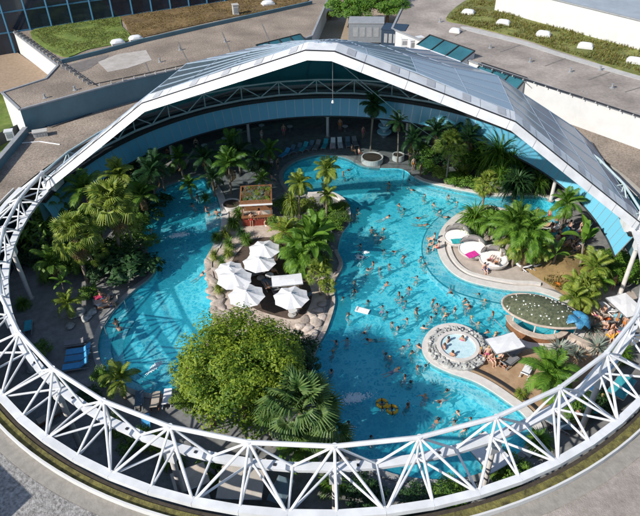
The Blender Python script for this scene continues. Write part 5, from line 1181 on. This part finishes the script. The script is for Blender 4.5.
for nm, J in POSES.items():
    me = skin_body(J, EDG); V = {k: Vector(v[0]) for k, v in J.items()}
    lab = []
    for f in me.polygons:
        c = Vector(f.center); best = min((seg_d(c, V[a], V[b])+((a, b),) for a, b in EDG), key=lambda q: q[0]); d_, t_, e_ = best
        z = ''
        if e_[0] == 'pelvis' and e_[1] != 'spine': z = 'low'
        elif e_ == ('pelvis', 'spine') and t_ < .45: z = 'low'
        elif e_[0][:2] == 'hi' and t_ < .45: z = 'low'
        elif e_ == ('spine', 'chest') and t_ > .55: z = 'top'
        elif e_[0] == 'chest' and e_[1] != 'neck' and t_ < .35: z = 'top'
        lab.append(z)
    def shell(which, off=.012):
        mb = MB(); ids = {}
        for f, z in zip(me.polygons, lab):
            if z in which:
                fs = []
                for vi in f.vertices:
                    if vi not in ids: ids[vi] = len(mb.v); v = me.vertices[vi]; mb.v.append(tuple(v.co+v.normal*off))
                    fs.append(ids[vi])
                mb.f.append(tuple(fs)); mb.mi.append(0)
        return mb.mesh('swimwear', True)
    hd = V['head']; cr = (V['crown']-V['head']).normalized(); fwd = (V['nose']-V['head']); fwd = (fwd-cr*fwd.dot(cr)).normalized(); sd2 = cr.cross(fwd)
    def hairmesh(long):
        mb = MB(); n, m_ = 14, 7; vs = []
        for i in range(m_+1):
            for j in range(n):
                a = 2*math.pi*j/n; fr = max(0, math.cos(a)); lim = math.pi*(.62-.24*fr)+(.35 if long else 0)*(1-fr); e = lim*i/m_
                r = .122; ex = math.sin(e) if e < math.pi/2 else max(.78, math.sin(e)); dz = math.cos(e) if e < math.pi/2 else -(e-math.pi/2)*1.2
                vs.append(hd+cr*(.035+r*dz)+(fwd*math.cos(a)+sd2*math.sin(a))*r*ex*.95-fwd*.012)
        mb.add(vs, [(i*n+j, i*n+(j+1) % n, (i+1)*n+(j+1) % n, (i+1)*n+j) for i in range(m_) for j in range(n)]); return mb.mesh('hair', True)
    PM[nm] = dict(body=me, trunks=shell(('low',)), bikini=shell(('low', 'top')), short=hairmesh(False), long=hairmesh(True))
PC = {}
def pm(nm, part, m):
    k = (nm, part, m.name)
    if k not in PC: me = PM[nm][part].copy(); me.name = part; me.materials.clear(); me.materials.append(m); PC[k] = me
    return PC[k]
SK = ['fair', 'tanned', 'tanned']; HN = ['dark hair', 'brown hair', 'fair hair']
def person(nm, loc, rz, label, s_=1.0, skin=None, hair=None, wr=None, female=None, cat='person', grp=None):
    skin = random.choice([0, 0, 1, 1, 2]) if skin is None else skin; hair = random.choice([0, 0, 0, 1, 1, 2]) if hair is None else hair
    female = random.random() < .45 if female is None else female; wr = wr or random.choice(list(wear))
    t = thing('person', label, cat, loc, rz, grp, s_)
    b = obj('body', pm(nm, 'body', skins[skin]), None, t)
    obj('hair', pm(nm, 'long' if female else 'short', hairs[hair]), None, b); obj('swimwear', pm(nm, 'bikini' if female else 'trunks', wearm[wr]), None, b)
    t['_d'] = '%s, %s swimwear' % (HN[hair], wr); return t
BATH = [(389,182),(412,188),(424.5,194),(420,178),(410.5,173),(358,208.5),(352,214),(356.5,213),(387,215.5),(419,216),(424.5,223),(383,228),(376,233),(381.5,238),(448.5,195),(457,201),(440,210),(446,215),(429,238),
 (360.5,244),(384,249),(360.5,256.5),(395,249.5),(403.5,256),(389.5,263),(380,268),(417,274.5),(386,283),(409,287),(406,300),(382.5,305),(417,306.5),(354.5,280),(354.5,289),(343,296),(336.5,270.5),
 (431,242),(428,249),(451,290),(465,299),(468,303),(479,292),(444,306),(485,299),(387,310.5),(348,313),(365,330),(370.5,338),(416,310),(424,326),(409,338),(419,345),(412,351),(396,368),(417.5,366),(426,364),(336,341),(347,337.5),(333,350),(331.5,369.5),
 (446,314),(472,316),(487.5,330.5),(496,333),(408,404),(348,421),(371,435),(441,399),(436.5,420),(458,411),(455,420),(471,417),(464.5,428.6),(483,433),(349,168),(343,172),(520,206),(545,212),(552,340),(556,336),(433,300),(437,303),(399,292),(402,296),(392,322),(398,326),(431,316),(436,312),(455,308),(373,262),(368,268),(407,318),(403,345),(386,352),(390,356),(405,375),(411,380),(447,389),(425,395),(368,300),(372,226),(399,204),(404,208),(434,203),(470,306),(493,312),(479,322),(421,256),(425,262)]
BATHL = [(197,194),(192.5,204),(206.6,214),(201,273),(217,217),(150,228)]
SWIM = {(419,216),(424.5,223),(387,215.5),(386,283),(365,330),(370.5,338),(412,188),(441,399),(436.5,420),(396,368),(446,215),(395,249.5),(451,290),(349,168)}
LAND = {'the round whirlpool': (459,349), 'the leaf shaped bar roof': (541,306), 'the round white kerbed planter': (335,215), 'the back right bank kerb': (450,188), 'the pink towel daybed': (472,254),
        'the island palms': (322,277), 'the big leafy tree': (260,365), 'the large grey green fan palm': (302,402), 'the near right truss': (490,440), 'the back pool bay': (335,160), 'the white air mattress': (363,311), 'the yellow swim rings': (387,407), 'the main pool centre splash': (360,257)}
LW = {k: at(*v) for k, v in LAND.items()}
near = {}
for b in BATH:
    p = at(*b); k = min(LW, key=lambda q: (LW[q]-p).length); near.setdefault(k, []).append((round((LW[k]-p).length, 3), b))
for k, lst in near.items():
    for i, (d_, b) in enumerate(sorted(lst)):
        sw = b in SWIM; hr = random.choice([0, 0, 0, 1, 1, 2]); s_ = random.uniform(.93, 1.06)
        z = -.17 if sw else -1.60
        p = at(b[0], b[1], .1); lab = '%s with %s, %s nearest to %s' % ('swimmer' if sw else 'bather', HN[hr], ORD[i], k)
        person('swim' if sw else random.choice(['wade', 'wadeb', 'wadeb', 'wade', 'wadeup']), (p.x, p.y, z+(0 if sw else random.uniform(-.08, .06))), random.uniform(0, 6.28), lab, s_, hair=hr, grp='bathers in the main pool')
for i, b in enumerate(BATHL):
    hr = random.choice([0, 1]); sw = i in (1, 3); p = at(b[0], b[1], .1)
    person('swim' if sw else 'wade', (p.x, p.y, -.17 if sw else (-.62 if i in (2, 4) else -1.60)), random.uniform(0, 6.28), '%s with %s in the left pool, %s from the top' % ('swimmer' if sw else 'bather', HN[hr], ORD[i]), 1, hair=hr, grp='bathers in the left pool')
for i, (x, y) in enumerate([(447.6,340),(443.5,347),(452,355),(462.5,339)]):
    p = at(x, y, .5); c = at(459, 349, 0); rz = math.atan2(c.y-p.y, c.x-p.x)+math.pi/2
    person('sit', (p.x+(c.x-p.x)*.06, p.y+(c.y-p.y)*.06, .02), rz, 'bather sitting in the round whirlpool, %s from the left side' % ORD[i], hair=i % 2, grp='whirlpool bathers')
# swim rings
for i, (x, y) in enumerate([(382,404),(392,410)]):
    t = thing('swim_ring', 'yellow swim ring with a child in it, %s of the pair' % ('left' if i == 0 else 'right'), 'swim ring', at(x, y, -.1), 0, 'yellow swim rings')
    mb = MB(); mb.tube([(.36*math.cos(a), .36*math.sin(a), .06) for a in np.linspace(0, 2*math.pi, 21)], .12, 8, cap=False); mb.build('tube', mat('ring_yellow', (.75, .42, .02), .4, .1), t, True)
    for j in range(4): a = j*1.57; mb = MB(); mb.tube([(.36*math.cos(a+e), .36*math.sin(a+e), .06) for e in (-.12, 0, .12)], .127, 8); mb.build('stripe', dark, t, True)
    p = at(x, y, -.1); person('wade', (p.x, p.y, -1.2), i*2.0, 'child with dark hair inside the %s yellow swim ring' % ('left' if i == 0 else 'right'), .78, hair=0)
# people on land
def landp(nm, px, py, z, rz, where, n):
    hr = random.choice([0, 0, 1, 2]); wr = random.choice(list(wear)); p = at(px, py, z)
    person(nm, p, rz, '%s person, %s, %s swimwear, %s' % ({'sit': 'seated', 'lie': 'reclining', 'stand': 'standing'}[nm], HN[hr], wr, where % n), hair=hr, wr=wr, grp=None)
def crowd(lst, where):
    for i, (nm, x, y, z, rz) in enumerate(lst): landp(nm, x, y, z, rz, where, ORD[i])
crowd([('lie', 566,246,.42,2.2),('lie', 571,241,.42,2.2),('sit', 560,236,.42,1.9),('stand', 555,229,.02,0),('lie', 577,236,.42,2.2),('sit', 551,231,.42,1.2),('stand', 563,231,.02,1.0),('sit', 572,248,.4,.6),('stand', 548,222,.02,2),('sit', 543,224,.3,3),('lie', 545,226,.42,1.4),('sit', 584,231,.42,2.2),('stand', 535,221,.02,.5),('sit', 526,217,.3,2.0),('sit', 518,219,.3,0.5),('lie', 581,241,.42,2.2),('lie', 575,252,.42,2.2),('sit', 557,240,.3,2.6),('stand', 568,234,.02,1.8),('stand', 580,234,.02,.4)], '%s in the crowd along the lagoon beach')
crowd([('lie', 596,318,.42,.4),('lie', 604,324,.42,.5),('sit', 612,330,.42,.5),('sit', 599,322,.35,2.0),('stand', 615,326,.02,1.2),('sit', 607,330,.3,4),('lie', 620,334,.42,.6),('sit', 603,313,.35,3),('stand', 622,330,.02,2),('sit', 594,325,.3,1),('stand', 612,290,.02,0),('sit', 610,336,.3,0)], '%s on the crowded right terrace')
crowd([('sit', 480,355,.42,1.2),('sit', 491,360,.3,.4),('lie', 497,358,.3,1.9),('stand', 486,361,.02,3),('sit', 500,366,.02,1)], '%s on the sandy deck right of the whirlpool')
crowd([('lie', 490,261,.80,-.6),('lie', 496,264,.80,-.4)], '%s inside the nearest round daybed')
crowd([('sit', 484,270,.2,.3)], '%s in front of the nearest round daybed')
crowd([('sit', 433,246,-.02,4.4),('sit', 438,248,.15,4.6),('sit', 434,240,.0,4.5)], '%s on the kerb of the peninsula tip')
crowd([('stand', 413,170,.02,.3),('stand', 420,176,.02,1.0)], '%s at the top right pool entry')
crowd([('lie', 105,302,.42,1.9),('sit', 110,306,.42,1.9),('sit', 101,297,.3,2.4)], '%s on the sunlit left bank'); crowd([('sit', 117,326,-.30,3.6), ('sit', 120,332,-.30,3.2)], '%s on the left pool steps')
crowd([('stand', 272,168,.02,0),('stand', 278,170,.02,1),('sit', 272,180,.3,2),('stand', 284,136,.02,0),('stand', 262,141,.02,1),('sit', 352,151,.4,1.2),('sit', 359,154,.3,2),('stand', 363,138,.02,.6),('stand', 410,160,.02,0),('stand', 413,157,.02,1),('stand', 340,130,.02,0),('stand', 197,150,.02,0),('stand', 169,160,.02,0)], '%s in the shade at the back of the hall')
crowd([('stand', 252,226,.02,0),('stand', 260,222,.02,3),('sit', 266,226,.4,1),('sit', 272,272,.42,2),('lie', 268,288,.42,.4),('sit', 286,272,.4,1.2),('lie', 296,303,.42,1.2)], '%s on the island between hut and parasols')
crowd([('stand', 588,415,.02,1),('sit', 600,402,.42,.8),('stand', 575,425,.02,2)], '%s under the truss at the lower right')
for o in bpy.data.objects:
    if '_d' in o: del o['_d']
